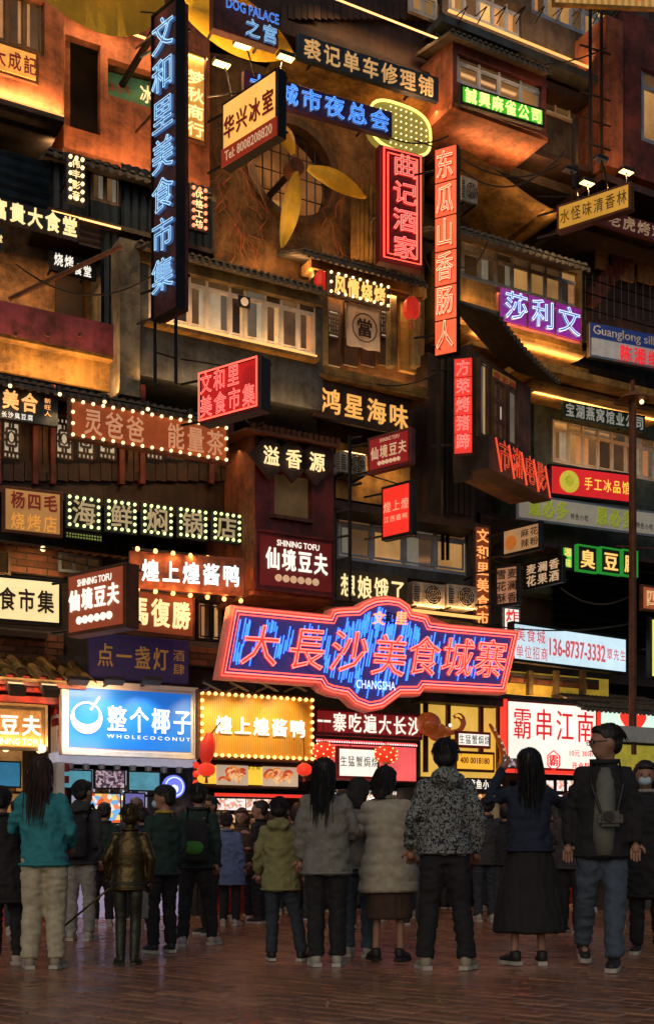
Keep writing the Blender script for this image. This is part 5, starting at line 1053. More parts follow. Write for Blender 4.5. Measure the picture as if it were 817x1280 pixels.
sign('plaque_sign', 'gold carved plaque with white characters 豆夫 on the red gate', (-42, 879, 932, 56, None), 1.75, 'gold_paint', [('\u5883\u8c46\u592b', .12,.2,.96,.72,'h','heavy','lit_white'), ('SHINING TOFU', .3,.78,.95,.93,'s','reg','lit_white')], th=.1, frame='gold_paint', face=mat('gold_carved', (.5,.26,.08), .45, .3, var=.5, scale=7, bump=.9, em=(.7,.28,.06), es=.3))
screen(m, -20, 950, 984, 27, 1.6, 'blue_screen', 'television')
x_ = m.P(46, 936, 1.7); mm = Mod('globe_lamp', 'small white globe lamp at the corner of the red gate', 53, 936, 1.8, cat='lamp'); bm = bmesh.new(); ball(bm, (0,0,0), .05, 12, 8); obj('globe', bm, 'lit_white', mm.root, True); bm = bmesh.new(); tube(bm, [(0,0,.04),(0,.3,.1)], .01); obj('arm', bm, 'black', mm.root)
# coconut shop
m = shop('coconut_shop', 'white fronted drink shop under the bright blue sign', 80, 246, 945, 1.0, mat('white_wall_glow', (.5,.5,.52), .6, em=(.6,.6,.75), es=.45))  # white wall emits, shop light painted into its material
counter(m, mat('white_counter', (.5,.45,.6), .4, em=(.5,.42,.7), es=.3)); 
m.box('fascia', 70, 940, 952, 246, 1.35, .3, 'white_wall_glow'); m.box('frame_post', 71, 852, gy(71,1.3), 81, 1.3, .25, 'cloth_white')
screen(m, 77, 961, 986, 116, 1.25, 'cyan_screen'); screen(m, 118, 961, 986, 157, 1.22, 'photo_screen'); screen(m, 160, 963, 989, 201, 1.2, 'cyan_screen')
screen(m, 112, 990, 1030, 152, .9, 'fruit_print', 'poster'); screen(m, 155, 990, 1040, 182, .9, 'purple_screen', 'poster')
for i in range(8):
    p = m.P(88+i*19.5, 951, 1.15); bm = bmesh.new(); cyl(bm, p+Vector((0,0,-.08)), .045, .16, n=10); obj('track_light', bm, 'steel', m.root)
spot(m.root, m.P(150, 952, .9)+Vector((0,0,-.1)), (0,.2,-1), 30, (.9,.9,1), 150)
o = sign('coconut_sign', 'bright blue lightbox with white coconut logo and 整个椰子 WHOLECOCONUT', (82, 854, 938, 242, None), 1.6, 'cloth_white', [('\u6574\u4e2a\u6930\u5b50', .30,.28,.99,.70,'h','bold','lit_white'), ('W H O L E C O C O N U T', .31,.73,.97,.785,'s','reg','lit_white')], face=mat('blue_face', (.02,.2,.6), .4, em=(.010,.17,.80), es=.62, evar=.15, scale=.8), th=.16, frame='cloth_white', fw=.05)
w_ = .0
bm = bmesh.new(); cx_, cz_, rr = -.66, .50, .235
W_ = [c for c in o.children if c.name.startswith('board')][0].dimensions; W_ = [v.co.x for v in [c for c in o.children if c.name.startswith('board')][0].data.vertices]; wd = max(W_)-min(W_); hh_ = max(v.co.z for v in [c for c in o.children if c.name.startswith('board')][0].data.vertices)
cx_ = min(W_)+wd*.155; cz_ = hh_*.50; rr = hh_*.24
pts = [(cx_+rr*math.cos(t), cz_+rr*math.sin(t)) for t in [R(205+i*(335-205+0)/1.0/1) for i in ()]]
outer_ = [(cx_+rr*math.cos(R(q)), cz_+rr*math.sin(R(q))) for q in range(150, 391, 10)]; inner_ = [(cx_+rr*.86*math.cos(R(q)), cz_+rr*.30+rr*.72*math.sin(R(q))) for q in range(380, 159, -12)]
prism(bm, outer_+inner_, -.03, -.009); bmesh.ops.triangulate(bm, faces=bm.faces[:]); obj('logo_shell', bm, 'lit_white', o)
bm = bmesh.new(); tube(bm, [(cx_+rr*.95*math.cos(R(q)), -.02, cz_+rr*.95*math.sin(R(q))) for q in range(20, 171, 10)], .012); obj('logo_rim', bm, 'lit_white', o)
bm = bmesh.new(); tube(bm, [(cx_+.05, -.02, cz_+rr*.5), (cx_+.16, -.02, cz_+rr*1.35)], .014); obj('logo_straw', bm, 'lit_white', o)
for i, x in enumerate((98, 143, 190)):
    mm = Mod('sign_spotlight', ['left','middle','right'][i]+' black spotlight on the top edge of the blue coconut sign', x, 851, 2.0, cat='lamp', group='spotlights over the blue sign')
    bm = nb(((-.12,-.06,-.025),(.12,.06,.025))); bmesh.ops.rotate(bm, verts=bm.verts, cent=(0,0,0), matrix=Matrix.Rotation(R(-25),3,'X')); obj('housing', bm, 'black', mm.root); bm = bmesh.new(); tube(bm, [(0,.05,0),(0,.45,-.02)], .015); obj('arm', bm, 'black', mm.root)
    spot(mm.root, (0,-.12,-.05), (0,.8,-.9), 26, (.85,.93,1), 80)
mm = Mod('round_logo_sign', 'small glowing blue violet round sign with coconut logo beside screens', 217, 996, 1.25, cat='sign'); bm = bmesh.new(); cyl(bm, (0,0,.13), .15, .05, 'Y', 24); obj('disc', bm, mat('violet_disc', (.1,.1,.5), .4, em=(.16,.20,.85), es=1.0), mm.root)
bm = bmesh.new(); tube(bm, [(.12*math.cos(R(q)), -.035, .13+.12*math.sin(R(q))) for q in range(0, 360, 20)], .007, True); obj('ring', bm, 'neon_white', mm.root); bm = bmesh.new(); cyl(bm, (0,-.03,.10), .055, .012, 'Y', 14); obj('logo', bm, 'neon_white', mm.root); bm = bmesh.new(); tube(bm, [(0,.02,.13),(0,.9,.13)], .012); obj('bracket', bm, 'black', mm.root)
# duck shop
m = shop('duck_shop', 'roast duck shop with yellow menu board beneath the bulb ringed sign', 244, 394, 985, .95)
counter(m, 'red_lacquer'); screen(m, 268, 996, 1014, 350, .5, 'menu_print', 'menu_board'); m.box('light_tray', 270, 990, 995, 380, .8, .05, 'neon_red' if 0 else 'lit_red')
screen(m, 268, 1016, 1030, 310, .5, 'food_print', 'menu_board')
spot(m.root, m.P(320, 990, .6), (0,.1,-1), 130, (1,.75,.5), 150)
o = sign('menu_sign', 'yellow food banner with pictures of roast meats under the duck sign', (243, 952, 983, 373, None), 1.45, 'rust_metal', [('\u714c\u4e0a\u714c', .48,.05,.62,.25,'h','reg','black_ink')], face=mat('yellow_face', (.8,.6,.05), .5, em=(1,.62,.05), es=.85), th=.06)
W_ = [v.co.x for v in o.children[0].data.vertices]; xx0, wd = min(W_), max(W_)-min(W_); hh_ = max(v.co.z for v in o.children[0].data.vertices)
for a_, b_ in ((.2,.5),(.64,.99)):
    obj('food_picture', nb(((xx0+wd*a_,-.016,.03),(xx0+wd*b_,-.009,hh_-.03))), mat('plate_white', (.6,.5,.4), .5, em=(.8,.6,.4), es=.5), o); rs = random.Random(int(a_*10))
    for mt_, cnt in (('sausage_a', 7), ('sausage_b', 6), ('sausage_c', 5)):
        bm = bmesh.new()
        for q in range(cnt):
            px_, pz_ = xx0+wd*rs.uniform(a_+.05, b_-.05), rs.uniform(.08, hh_-.1); r_ = rs.uniform(.04,.075); an = rs.uniform(0, 2); tube(bm, [(px_+r_*math.cos(an+k*.5), -.022, pz_+r_*.8*math.sin(an+k*.5)) for k in range(6)], .017, n=5)
        obj('food_print', bm, mat(mt_, {'sausage_a':(.6,.12,.04),'sausage_b':(.8,.35,.10),'sausage_c':(.9,.6,.3)}[mt_], .4, em={'sausage_a':(.6,.08,.02),'sausage_b':(.9,.30,.06),'sausage_c':(1,.6,.25)}[mt_], es=.6), o, kind='stuff')
o = sign('duck_sign', 'golden corrugated sign with big white letters 煌上煌酱鸭, lower of two, ringed with bulbs', (247, 861, 948, 393, None), 1.7, 'rust_metal', [('\u714c\u4e0a\u714c\u9171\u9e2d', .13,.36,.92,.64,'h','heavy','lit_white')], face=mat('gold_corr', (.55,.28,.04), .45, em=(.9,.34,.03), es=.07, wave=(12,'X',.3)), th=.12, border=('lamp_hot' if 0 else 'bulb_warm', .095, .026, .05))
for i, x in enumerate((266, 300, 337, 373)):
    mm = Mod('sign_spotlight', ['first','second','third','fourth'][i]+' slanted black spotlight above the golden duck sign, from the left', x, 857, 2.15, cat='lamp', group='spotlights over the golden sign')
    bm = nb(((-.13,-.05,-.02),(.13,.05,.02))); bmesh.ops.rotate(bm, verts=bm.verts, cent=(0,0,0), matrix=Matrix.Rotation(R(22),3,'Y')); obj('housing', bm, 'black', mm.root); bm = bmesh.new(); tube(bm, [(0,.04,0),(0,.42,-.03)], .015); obj('arm', bm, 'black', mm.root)
    spot(mm.root, (0,-.1,-.04), (0,.9,-.8), 32, (1,.70,.28), 80)
lantern('small red lantern with cloth hanging left below the duck sign', 258, 962, 1.95, .11, .75, 'lantern_hot', True)
mm = Mod('red_cloth', 'bunched red cloth flag hanging before the golden sign corner', 262, 950, 1.95, cat='flag'); mm.root.scale = (.7,.7,.8); bm = bmesh.new(); prev = None
for i in range(9):
    t = i/8; wdt = .02+.13*math.sin(math.pi*min(1, t*.8+.1)); cur = [bm.verts.new((-.0-.08*t+wdt*math.cos(R(q*60)), wdt*.5*math.sin(R(q*60)), .42-.5*t)) for q in range(6)]
    if prev:
        for q in range(6): bm.faces.new((prev[q], prev[(q+1)%6], cur[(q+1)%6], cur[q]))
    prev = cur
obj('cloth', bm, 'lantern_red', mm.root, True); bm = bmesh.new(); tube(bm, [(0,0,.38),(.3,.2,.62)], .012); obj('pole', bm, 'black', mm.root)
lantern('dotted red lantern right of the golden duck sign', 404, 939, 2.1, .145, .8, 'lantern_hot', True, dots=True); lantern('dotted red lantern before the white seafood sign', 482, 943, 2.2, .155, .72, 'lantern_hot', True, dots=True); lantern('small red lantern beside the right end of yellow menu banner', 380, 962, 1.8, .10, .8, 'lantern_hot', True)
mm = Mod('bead_string', 'hanging string of small red lanterns beside the yellow menu', 245, 1030, 1.6, cat='decoration'); 
for k in range(7): bm = bmesh.new(); ball(bm, (0,0,.06+k*.115), .045, 8, 6); obj('bead', bm, 'lantern_hot', mm.root, True)
# seafood shop
m = shop('seafood_shop', 'seafood shop with glowing pink white boards under slogan sign', 394, 527, 975, .95, mat('pink_wall_glow', (.4,.1,.1), .6, em=(.9,.16,.14), es=.6))  # pink back wall emission stands in for stall light
counter(m, 'red_lacquer'); screen(m, 400, 985, 1010, 500, .4, 'menu_print', 'menu_board'); spot(m.root, m.P(460, 982, .6), (0,.1,-1), 130, (1,.5,.5), 150)
sign('pink_lightbox', 'wide pink white and red lightbox behind the white seafood sign', (394, 922, 974, 520, None), 1.35, 'red_lacquer', [], panels=(3, mat('pink_lit', (.8,.2,.2), .5, em=(1,.12,.12), es=.95, evar=.3, scale=1.5), .015, 'h'), th=.08)
sign('seafood_board', 'white lightbox with brush characters 生猛蟹焗烧 beneath the neon dome', (421, 932, 973, 474, None), 1.6, 'red_lacquer', [('\u751f\u731b\u87f9\u7117\u70e7', .05,.2,.97,.72,'h','reg','black_ink')], face='lit_white', th=.06)
m_ = Mod('led_fringe', 'row of tiny pink lights above the white seafood sign', 394, 930, 1.6, cat='lamp'); bulbs(m_.root, rowpts(m_, 396, 520, 926, 1.6, 42), mat('pink_bulb', (1,.5,.5), .4, em=(1,.45,.45), es=2.5), .012)
bm = bmesh.new(); a_, b_ = m_.P(395, 928, 1.58), m_.P(521, 928, 1.58); tube(bm, [a_, (b_.x, b_.y, a_.z)], .01); tube(bm, [a_, a_+Vector((0,.3,0))], .01); obj('rail', bm, 'black', m_.root)
# octopus shop
m = shop('octopus_shop', 'yellow lit snack shop with big orange octopus figure', 528, 630, 972, .9, mat('yellow_lit', (.6,.4,.1), .6, em=(1,.55,.12), es=.6))  # yellow back wall glow replaces light falling on it
counter(m, 'black'); spot(m.root, m.P(580, 980, .5), (0,.1,-1), 130, (1,.75,.4), 150)
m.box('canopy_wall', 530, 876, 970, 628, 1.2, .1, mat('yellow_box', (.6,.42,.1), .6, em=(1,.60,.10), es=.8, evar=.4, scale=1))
for x in (531, 559, 600, 622): m.box('mullion', x, 876, 965, x+4, 1.26, .06, 'rust_metal')
m.box('top_rail', 528, 866, 876, 630, 1.5, .3, 'side_black')
sign('menu_board', 'black shop board with white characters 章鱼小丸子 above food picture', (584, 972, 988, 628, None), 1.3, 'black', [('\u7ae0\u9c7c\u5c0f\u4e38\u5b50', .03,.1,.98,.9,'h','bold','lit_white')], th=.05)
screen(m, 596, 991, 1008, 618, 1.0, 'food_print', 'food_picture')
sign('small_sign', 'small white lightbox with brush characters 生猛蟹焗烧 beside octopus', (570, 913, 934, 613, None), 1.75, 'red_lacquer', [('\u751f\u731b\u87f9\u7117\u70e7', .05,.15,.97,.85,'h','reg','black_ink')], face='lit_white', th=.05)
sign('phone_board', 'orange yellow board with dark telephone number 400 0018180', (568, 938, 964, 618, None), 1.5, 'rust_metal', [('400 0018180', .12,.3,.85,.6,'s','bold','maroon_ink')], face=mat('orange_face', (.7,.4,.05), .5, em=(1,.50,.04), es=.85), th=.05)
mo = Mod('octopus_figure', 'large glossy orange octopus figure with curling arms over the snack shop', 541, 914, 1.6, cat='sculpture')
mo.root.scale = (.70,.7,.70)
mat('octo', (.62,.17,.04), .25, var=.45, scale=4, em=(.6,.12,.02), es=.12, coat=.6)
def capsule(bm, a, b, ra, rb, n=10):
    tube(bm, [a, b], [ra, rb], n=n); ball(bm, a, ra, n, 6); ball(bm, b, rb, n, 6)
def voxel(name, bm, vox, sm, m, parent, amp=0, sc=6, stretch=(1,1,1), **k):
    me = bpy.data.meshes.new(name); bm.to_mesh(me); bm.free(); t = bpy.data.objects.new('t', me); C.objects.link(t)
    r = t.modifiers.new('r', 'REMESH'); r.mode = 'VOXEL'; r.voxel_size = vox
    if sm: s_ = t.modifiers.new('s', 'SMOOTH'); s_.iterations = sm; s_.factor = .5
    dg = bpy.context.evaluated_depsgraph_get(); m2 = bpy.data.meshes.new_from_object(t.evaluated_get(dg)); bpy.data.objects.remove(t); bpy.data.meshes.remove(me)
    m2.name = name
    if amp:
        ns_ = [(v.co.copy(), v.normal.copy()) for v in m2.vertices]; off = Vector((random.uniform(0,50),)*3)
        for v, (c, nn) in zip(m2.vertices, ns_):
            q = Vector((c.x*stretch[0], c.y*stretch[1], c.z*stretch[2]))*sc+off
            v.co = c + nn*amp*(.45-1.7*abs(noise.noise(q))-.7*abs(noise.noise(q*2.4))+.3*noise.noise(q*.5))
    m2.polygons.foreach_set('use_smooth', [True]*len(m2.polygons)); m2.materials.clear()
    return link(name, m2, m, parent, **k)
bm = bmesh.new(); ball(bm, (-.12,0,.14), .24, 16, 12, (1.15,1,1.0)); ball(bm, (.10,-.04,.02), .17, 12, 8, (1.2,1,.8)); ball(bm, (.30,-.04,.0), .10, 12, 8)
for dx_, dz_, ln in ((-.25,-.1,.4),(-.1,-.15,.35),(.1,-.15,.4),(.35,-.05,.9),(.42,.1,.7)):
    pts = [(dx_*.6, -.05, 0)]; an = -90 if ln < .6 else -20; p = Vector(pts[0])
    for k in range(9): an += (14 if ln < .6 else (12 if k < 4 else 38)); p = p+Vector((math.cos(R(an))*ln*.13, -.01, math.sin(R(an))*ln*.13)); pts.append(tuple(p))
    tube(bm, pts, [.07*(1-k/11) for k in range(10)], n=8); 
voxel('body', bm, .022, 2, 'octo', mo.root, .008, 9)
bm = bmesh.new(); ball(bm, (.3,-.17,.12), .04, 8, 6); obj('eye', bm, 'lit_white', mo.root, True); bm = bmesh.new(); tube(bm, [(0,.1,.1),(0,.8,.1)], .03); obj('bracket', bm, 'black_metal', mo.root)
mo = Mod('tentacle_sculpture', 'curved orange tentacle rising right of the small white sign', 620, 960, 1.6, cat='sculpture')
bm = bmesh.new(); tube(bm, [(.05+.12*math.sin(k*.45)-.03*k, -.02*k, -.1+.09*k) for k in range(9)], [.075-.006*k for k in range(9)], n=10); voxel('arm', bm, .02, 2, 'octo', mo.root, .006, 9)
bm = bmesh.new()
for k in range(1, 8): ball(bm, (.05+.12*math.sin(k*.45)-.03*k-.02, -.02*k-.07, -.1+.09*k), .02, 6, 4)
obj('sucker', bm, 'dim_cream', mo.root, kind='stuff')
# skewer shop
m = shop('skewer_shop', 'skewer shop under the big white red lettered lightbox', 630, 748, 975, .95, mat('red_wall_glow', (.3,.05,.03), .6, em=(.9,.20,.10), es=.6))  # red back wall carries the interior light as emission
counter(m, 'red_lacquer'); spot(m.root, m.P(690, 985, .6), (0,.1,-1), 130, (1,.7,.5), 150)
for i in range(6): screen(m, 681+(i % 3)*13, 974+(i//3)*18, 990+(i//3)*18, 692+(i % 3)*13, 1.0, 'menu_print', 'menu_card')
o = sign('skewer_sign', 'big white lightbox framed red with brush characters 霸串江南', (632, 873, 961, 746, None), 1.5, 'red_lacquer', [('\u9738\u4e32\u6c5f\u5357', .05,.08,.97,.60,'h','reg','red_ink'), ('\u9738', .44,.76,.56,.94,'h','bold','red_ink'), ('10\u5143 30\u4e32', .68,.68,.94,.78,'s','reg','red_ink'), ('\u5f00\u4e1a\u7279\u60e0', .70,.86,.98,.96,'h','bold','red_ink')], face=mat('white_face', (.8,.8,.75), .5, em=(1,.93,.80), es=1.15, evar=.28, scale=1), th=.14, frame='lit_red', fw=.05)
W_ = [v.co.x for v in o.children[0].data.vertices]; xx0, wd = min(W_), max(W_)-min(W_); hh_ = max(v.co.z for v in o.children[0].data.vertices)
bm = bmesh.new(); tube(bm, [(xx0+wd*.5+.13*math.cos(R(30+q*60)), -.02, hh_*.145+.15*math.sin(R(30+q*60))) for q in range(6)], .011, True); obj('hexagon_print', bm, 'red_ink', o)
m = Mod('yellow_wall', 'yellow lit wall band with brick strip above the skewer sign', 636, 868, 1.0, cat='wall')
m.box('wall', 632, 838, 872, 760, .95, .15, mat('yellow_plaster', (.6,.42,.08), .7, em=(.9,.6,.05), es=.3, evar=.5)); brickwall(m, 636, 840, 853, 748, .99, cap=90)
for x in (661, 694, 727): m.box('post', x, 838, 868, x+5, 1.06, .08, 'olive_wall')
m.led(640, 872, 745, 1.25, up=True, power=10, inn=.3, strip=False)
m.box('beam', 560, 862, 868, 762, 1.55, .3, 'side_black')
# heart shop
m = shop('heart_shop', 'shop with white board and red hearts under a tin awning at right', 748, 860, 915, .8, 'white_wall_glow')
counter(m, 'white_counter'); o = sign('heart_sign', 'white green lit board with red hearts, cut by the right edge', (748, 882, 914, 860, None), 1.1, 'steel', [], face=mat('mint_face', (.6,.8,.7), .5, em=(.75,1,.82), es=1.0), th=.1)
for q in (.30, .42, .75):
    bm = bmesh.new(); prism(bm, [(.16*math.sin(t)**3, (.13*math.cos(t)-.05*math.cos(2*t)-.02*math.cos(3*t))) for t in [2*math.pi*k/24 for k in range(24)]][::-1], -.03, -.009); bmesh.ops.triangulate(bm, faces=bm.faces[:])
    W_ = [v.co.x for v in o.children[0].data.vertices]; h_ = obj('heart', bm, 'lit_red', o); h_.location = (min(W_)+(max(W_)-min(W_))*q, 0, .22)
m2 = Mod('tin_awning', 'dark corrugated tin awning over the heart sign', 728, 884, 1.6, cat='awning'); m2.tiles(728, 882, 860, 1.7, 1.0, .35, 'grey_tile', .09, .03, 'tin_sheet'); m2.box('rail', 728, 884, 887, 860, 1.68, .05, 'black_metal')
m = Mod('kiosk', 'grey roofed kiosk with a yellow poster at the right edge', 756, gy(756, 2.6), 2.6, cat='kiosk')
x0, x1, z0, z1, y = m.rect(756, 907, gy(756, 2.6), 860, 2.6); z0 = 0
mat('kiosk_grey', (.28,.28,.27), .6, em=(.3,.3,.28), es=.12); obj('roof', nb(((x0,y-.1,z1-.22),(x1,y+.3,z1))), 'kiosk_grey', m.root); obj('body', nb(((x0+.05,y,0),(x1-.05,y+.25,z1-.22))), 'dark_concrete', m.root)
obj('poster', nb(((x0+.15,y-.02,z1-.75),(x1-.1,y-.001,z1-.26))), mat('yellow_poster', (.4,.34,.05), .6, em=(.6,.5,.05), es=.4, evar=.4), m.root)
# ================================================================ people
def V(*a): return Vector(a)
def loft(bm, rings, n=14):
    """rings: (centre, half width, half depth[, yaw]) horizontal ellipses from bottom to top"""
    rr = []
    for r in rings:
        c = Vector(r[0]); yw = r[3] if len(r) > 3 else 0
        rr.append([bm.verts.new(c + Vector((math.cos(a_)*r[1]*math.cos(yw)-math.sin(a_)*r[2]*math.sin(yw), math.cos(a_)*r[1]*math.sin(yw)+math.sin(a_)*r[2]*math.cos(yw), 0))) for a_ in [2*math.pi*k/n for k in range(n)]])
    for A, B in zip(rr, rr[1:]):
        for k in range(n): bm.faces.new((A[k], A[(k+1)%n], B[(k+1)%n], B[k]))
    bm.faces.new(rr[0][::-1]); bm.faces.new(rr[-1])
mat('skin', (.34,.18,.12), .55, var=.12, scale=8, bump=.1); mat('hair_black', (.010,.008,.008), .55, var=.4, scale=8, streak=.9, bump=.4); mat('hair_brown', (.045,.02,.012), .55, var=.4, scale=8, streak=.9, bump=.4)
mat('sole_white', (.45,.43,.38), .7, var=.2); mat('shoe_white', (.42,.40,.35), .7, var=.25, scale=12); mat('shoe_black', (.015,.015,.016), .6, var=.3); mat('shoe_tan', (.34,.30,.22), .7, var=.2)
mat('mask_blue', (.45,.6,.68), .8, var=.1); mat('eye_dark', (.01,.008,.008), .2, bump=0); mat('lip', (.30,.08,.07), .5, bump=0)
def cloth(k, c, **kw): return mat(k, c, kw.pop('rough', .85), scale=kw.pop('scale', 14), var=kw.pop('var', .22), bump=kw.pop('bump', .4), **kw)
_SH = {}
def shoe_obj(shoe, sole, o, Mx):
    if (shoe, sole) not in _SH:
        bm = bmesh.new(); ball(bm, (0,-.01,.065), .052, 12, 8, (.9,1.1,1.15)); ball(bm, (0,.07,.048), .048, 12, 8, (.95,1.5,.8)); ball(bm, (0,.125,.040), .042, 12, 8, (1.02,1.2,.75)); cyl(bm, (0,-.015,.095), .044, .035)
        s1 = voxel('shoe', bm, .010, 1, shoe, o)
        bm = bmesh.new(); pts = [(-.036,-.065),(.036,-.065),(.044,0),(.038,.05),(.05,.11),(.04,.165),(0,.182),(-.04,.165),(-.048,.11),(-.036,.05),(-.042,0)]
        a_ = [bm.verts.new((q[0], q[1], 0)) for q in pts]; b_ = [bm.verts.new((q[0], q[1], .030)) for q in pts]; bm.faces.new(a_[::-1]); bm.faces.new(b_)
        for k in range(11): bm.faces.new((a_[k], a_[(k+1)%11], b_[(k+1)%11], b_[k]))
        s2 = obj('sole', bm, sole, s1); _SH[(shoe, sole)] = (s1.data, s2.data)
    else:
        s1 = link('shoe', _SH[(shoe, sole)][0], None, o); link('sole', _SH[(shoe, sole)][1], None, s1)
    s1.matrix_local = Mx
    return s1
def person(label, x, yf, yh, yaw=0, g=None, vox=.016, top='c_black', topw=1.0, hem=.84, bottom='c_black', kind='pants', skirt=(.5,.26), hair='short', hm='hair_black', shoe='shoe_black', sole='sole_white',
           arms=((.205,-.03,1.12,.205,.05,.88),(.205,-.03,1.12,.205,.05,.88)), feet=((-.10,0,-8,0),(.10,0,8,0)), headyaw=0, headtilt=0, lean=0, legw=1.0, skinm='skin', collar=None, hood=None, extras=None, sleeve=1.0, puff=0, face=True):
    Y = CH*FPX/(yf-HOR); H = (yf-yh)/FPX*Y; sc = H/1.72
    o = empty('person', ((x-CX)/FPX*Y, Y, 0), R(yaw), label=label, cat='person', group=g); o.scale = (sc, sc, sc)
    topw = 1+(topw-1)*.55; amp = .006 if top == 'bronze' else .019
    sway = random.uniform(-.07, .07)
    def lx(p): p = Vector(p); return Vector((p.x + max(0, p.z-.9)*sway, p.y + max(0, p.z-.9)*lean, p.z))
    hc = lx((0, .015, 1.600))
    Hm = Matrix.Translation(hc) @ Matrix.Rotation(-sway*1.2, 4, 'Y') @ Matrix.Rotation(R(headyaw), 4, 'Z') @ Matrix.Rotation(R(headtilt), 4, 'X') @ Matrix.Scale(1.10, 4)
    hp = lambda a, b, c: Hm @ Vector((a, b, c))
    # body: one continuous surface, fingers included
    bm = bmesh.new()
    def eb(c, r, s): ball(bm, c, r, 12, 9, s)
    def hb(c, s):
        bmesh.ops.create_uvsphere(bm, u_segments=14, v_segments=10, radius=1, matrix=Hm @ Matrix.Translation(c) @ Matrix.Diagonal((*s, 1)))
    hb((0,0,.012), (.078,.096,.108)); hb((0,.028,-.052), (.055,.060,.060)); hb((0,.098,-.012), (.013,.018,.022)); hb((0,.088,.018), (.05,.014,.012))
    for s_ in (-1, 1): hb((s_*.080,-.005,-.005), (.012,.022,.032))
    hb((0,.085,-.052), (.022,.012,.010))
    capsule(bm, lx((0,-.005,1.40)), hp(0,-.02,-.05), .056, .052, 12)
    loft(bm, [(lx((0,0,.84)),.112,.072),(lx((0,0,.98)),.112,.076),(lx((0,0,1.15)),.150,.10),(lx((0,0,1.32)),.17,.10),(lx((0,0,1.40)),.12,.075),(lx((0,0,1.45)),.06,.06)])
    hands = []
    for si, s_ in ((0,-1),(1,1)):
        a_ = arms[si]; sh = lx((s_*.150,0,1.370)); el = Vector((s_*a_[0], a_[1], a_[2])); wr = Vector((s_*a_[3], a_[4], a_[5])); el, wr = lx(el), lx(wr)
        capsule(bm, sh, el, .036, .028); capsule(bm, el, wr, .028, .024); hands.append((sh, el, wr))
    kn = []
    for si, s_ in ((0,-1),(1,1)):
        f = feet[si]; ank = Vector((f[0], f[1], .09+f[3])); hip = Vector((s_*.088, 0, .87)); knee = (hip+ank)/2 + Vector((0, .03+f[3]*.6, .02)); kn.append((hip, knee, ank, f))
        capsule(bm, hip+V(0,0,-.03), knee, .050, .042); capsule(bm, knee, ank, .042, .034); ft = Vector((-math.sin(R(-f[2])) if 0 else math.sin(R(f[2])), math.cos(R(f[2])), 0)); capsule(bm, ank+V(0,0,-.045), ank+ft*.12+V(0,0,-.055), .036, .030)
    me = None
    body = voxel('body', bm, vox, 3, skinm, o)
    fb = bmesh.new(); fb.from_mesh(body.data)
    for sh, el, wr in hands:                                   # palm, four bent fingers and a side thumb
        d = (wr-el).normalized(); side = d.cross(V(0,0,1) if abs(d.z) < .8 else V(0,1,0)).normalized(); nrm = side.cross(d)
        pc = wr + d*.045; ball(fb, pc, .04, 8, 6, (.85, .85, .95)); kb = wr + d*.08
        for k, (off, ln) in enumerate(((-.028,.062),(-.009,.074),(.010,.070),(.028,.055))):
            a1 = kb+side*off; b1 = a1+d*ln*.5+nrm*.006; c1 = b1+(d*.75+nrm*.6).normalized()*ln*.5; tube(fb, [a1-d*.03, a1, b1, c1], [.011,.010,.009,.007], n=6)
        t0 = wr+side*-.03+d*.02; tube(fb, [t0, t0+side*-.028+d*.025, t0+side*-.035+d*.055+nrm*.01], [.013,.011,.008], n=6)
    for f in fb.faces: f.smooth = True
    fb.to_mesh(body.data); fb.free()
    # face pieces
    if face:
        for s_ in (-1, 1):
            bm = bmesh.new(); ball(bm, hp(s_*.030,.088,.004), .0085, 8, 6); obj('eye', bm, 'eye_dark', o, True)
        bm = bmesh.new(); ball(bm, hp(0,.094,-.050), .017, 8, 5, (1,.4,.3)); obj('lips', bm, 'lip', o, True)
    # trousers / skirt
    bm = bmesh.new()
    if kind == 'skirt':
        zb, wb = skirt; loft(bm, [(V(0,0,zb),wb,wb*.75),(V(0,0,(zb+.95)/2),(wb+.17)/2+.02,.15),(lx((0,0,.9)),.18,.135),(lx((0,0,1.02)),.15,.115)], 18)
        voxel('skirt', bm, vox, 2, bottom, o, .018, 5, (2.5,2.5,.35))
    else:
        w_ = legw; loft(bm, [(V(0,0,.80),.155*min(w_,1.1),.112),(V(0,0,.90),.160,.118),(lx((0,0,1.0)),.148,.108)])
        for hip, knee, ank, f in kn: tube(bm, [hip+V(0,0,.05), hip+V(0,0,-.12), knee, (knee+ank)/2, ank+V(0,0,-.005)], [.088*w_,.092*w_,.074*w_,.070*w_,.064*w_], n=12)
        voxel('trousers', bm, vox, 2, bottom, o, amp*.8, 7, (1,1,2.2))
    # jacket
    bm = bmesh.new(); t = topw; p_ = puff
    if hem < .7: rings = [(V(0,0,hem),.23*t,.17*t),(V(0,0,(hem+1)/2),.225*t,.165*t)]
    else: rings = [(lx((0,0,hem)),.190*t,.142*t),(lx((0,0,(hem+1.0)/2)),.180*t,.138*t)]
    rings += [(lx((0,0,1.06)),.168*t,.125*t),(lx((0,0,1.22)),.175*t,.130*t),(lx((0,0,1.34)),.168*t,.110*t),(lx((0,0,1.40)),.125*t,.085*t),(lx((0,.0,1.465)),.070,.070)]
    loft(bm, rings, 18)
    for sh, el, wr in hands:
        e2 = wr if sleeve >= 1 else el+(wr-el)*max(.01, sleeve)
        tube(bm, [sh+V(0,0,.0), (sh+el)/2, el, (el+e2)/2, e2], [.058*t,.055*t,.048*t,.047*t,.040*t], n=12); ball(bm, sh, .062*t, 12, 8); ball(bm, el, .048*t, 10, 7)
    if hood: ball(bm, lx((0,-.10*t,1.44)), .11, 12, 8, (1.15,.7,.75))
    jk = voxel('jacket', bm, vox, 2, top, o, amp*(.5 if p_ else 1.2), 6.5, (1.2,1.2,1.8))
    if p_:
        for v in jk.data.vertices: v.co += v.normal*.016*abs(math.sin(v.co.z*26+noise.noise(v.co*4)*1.5))
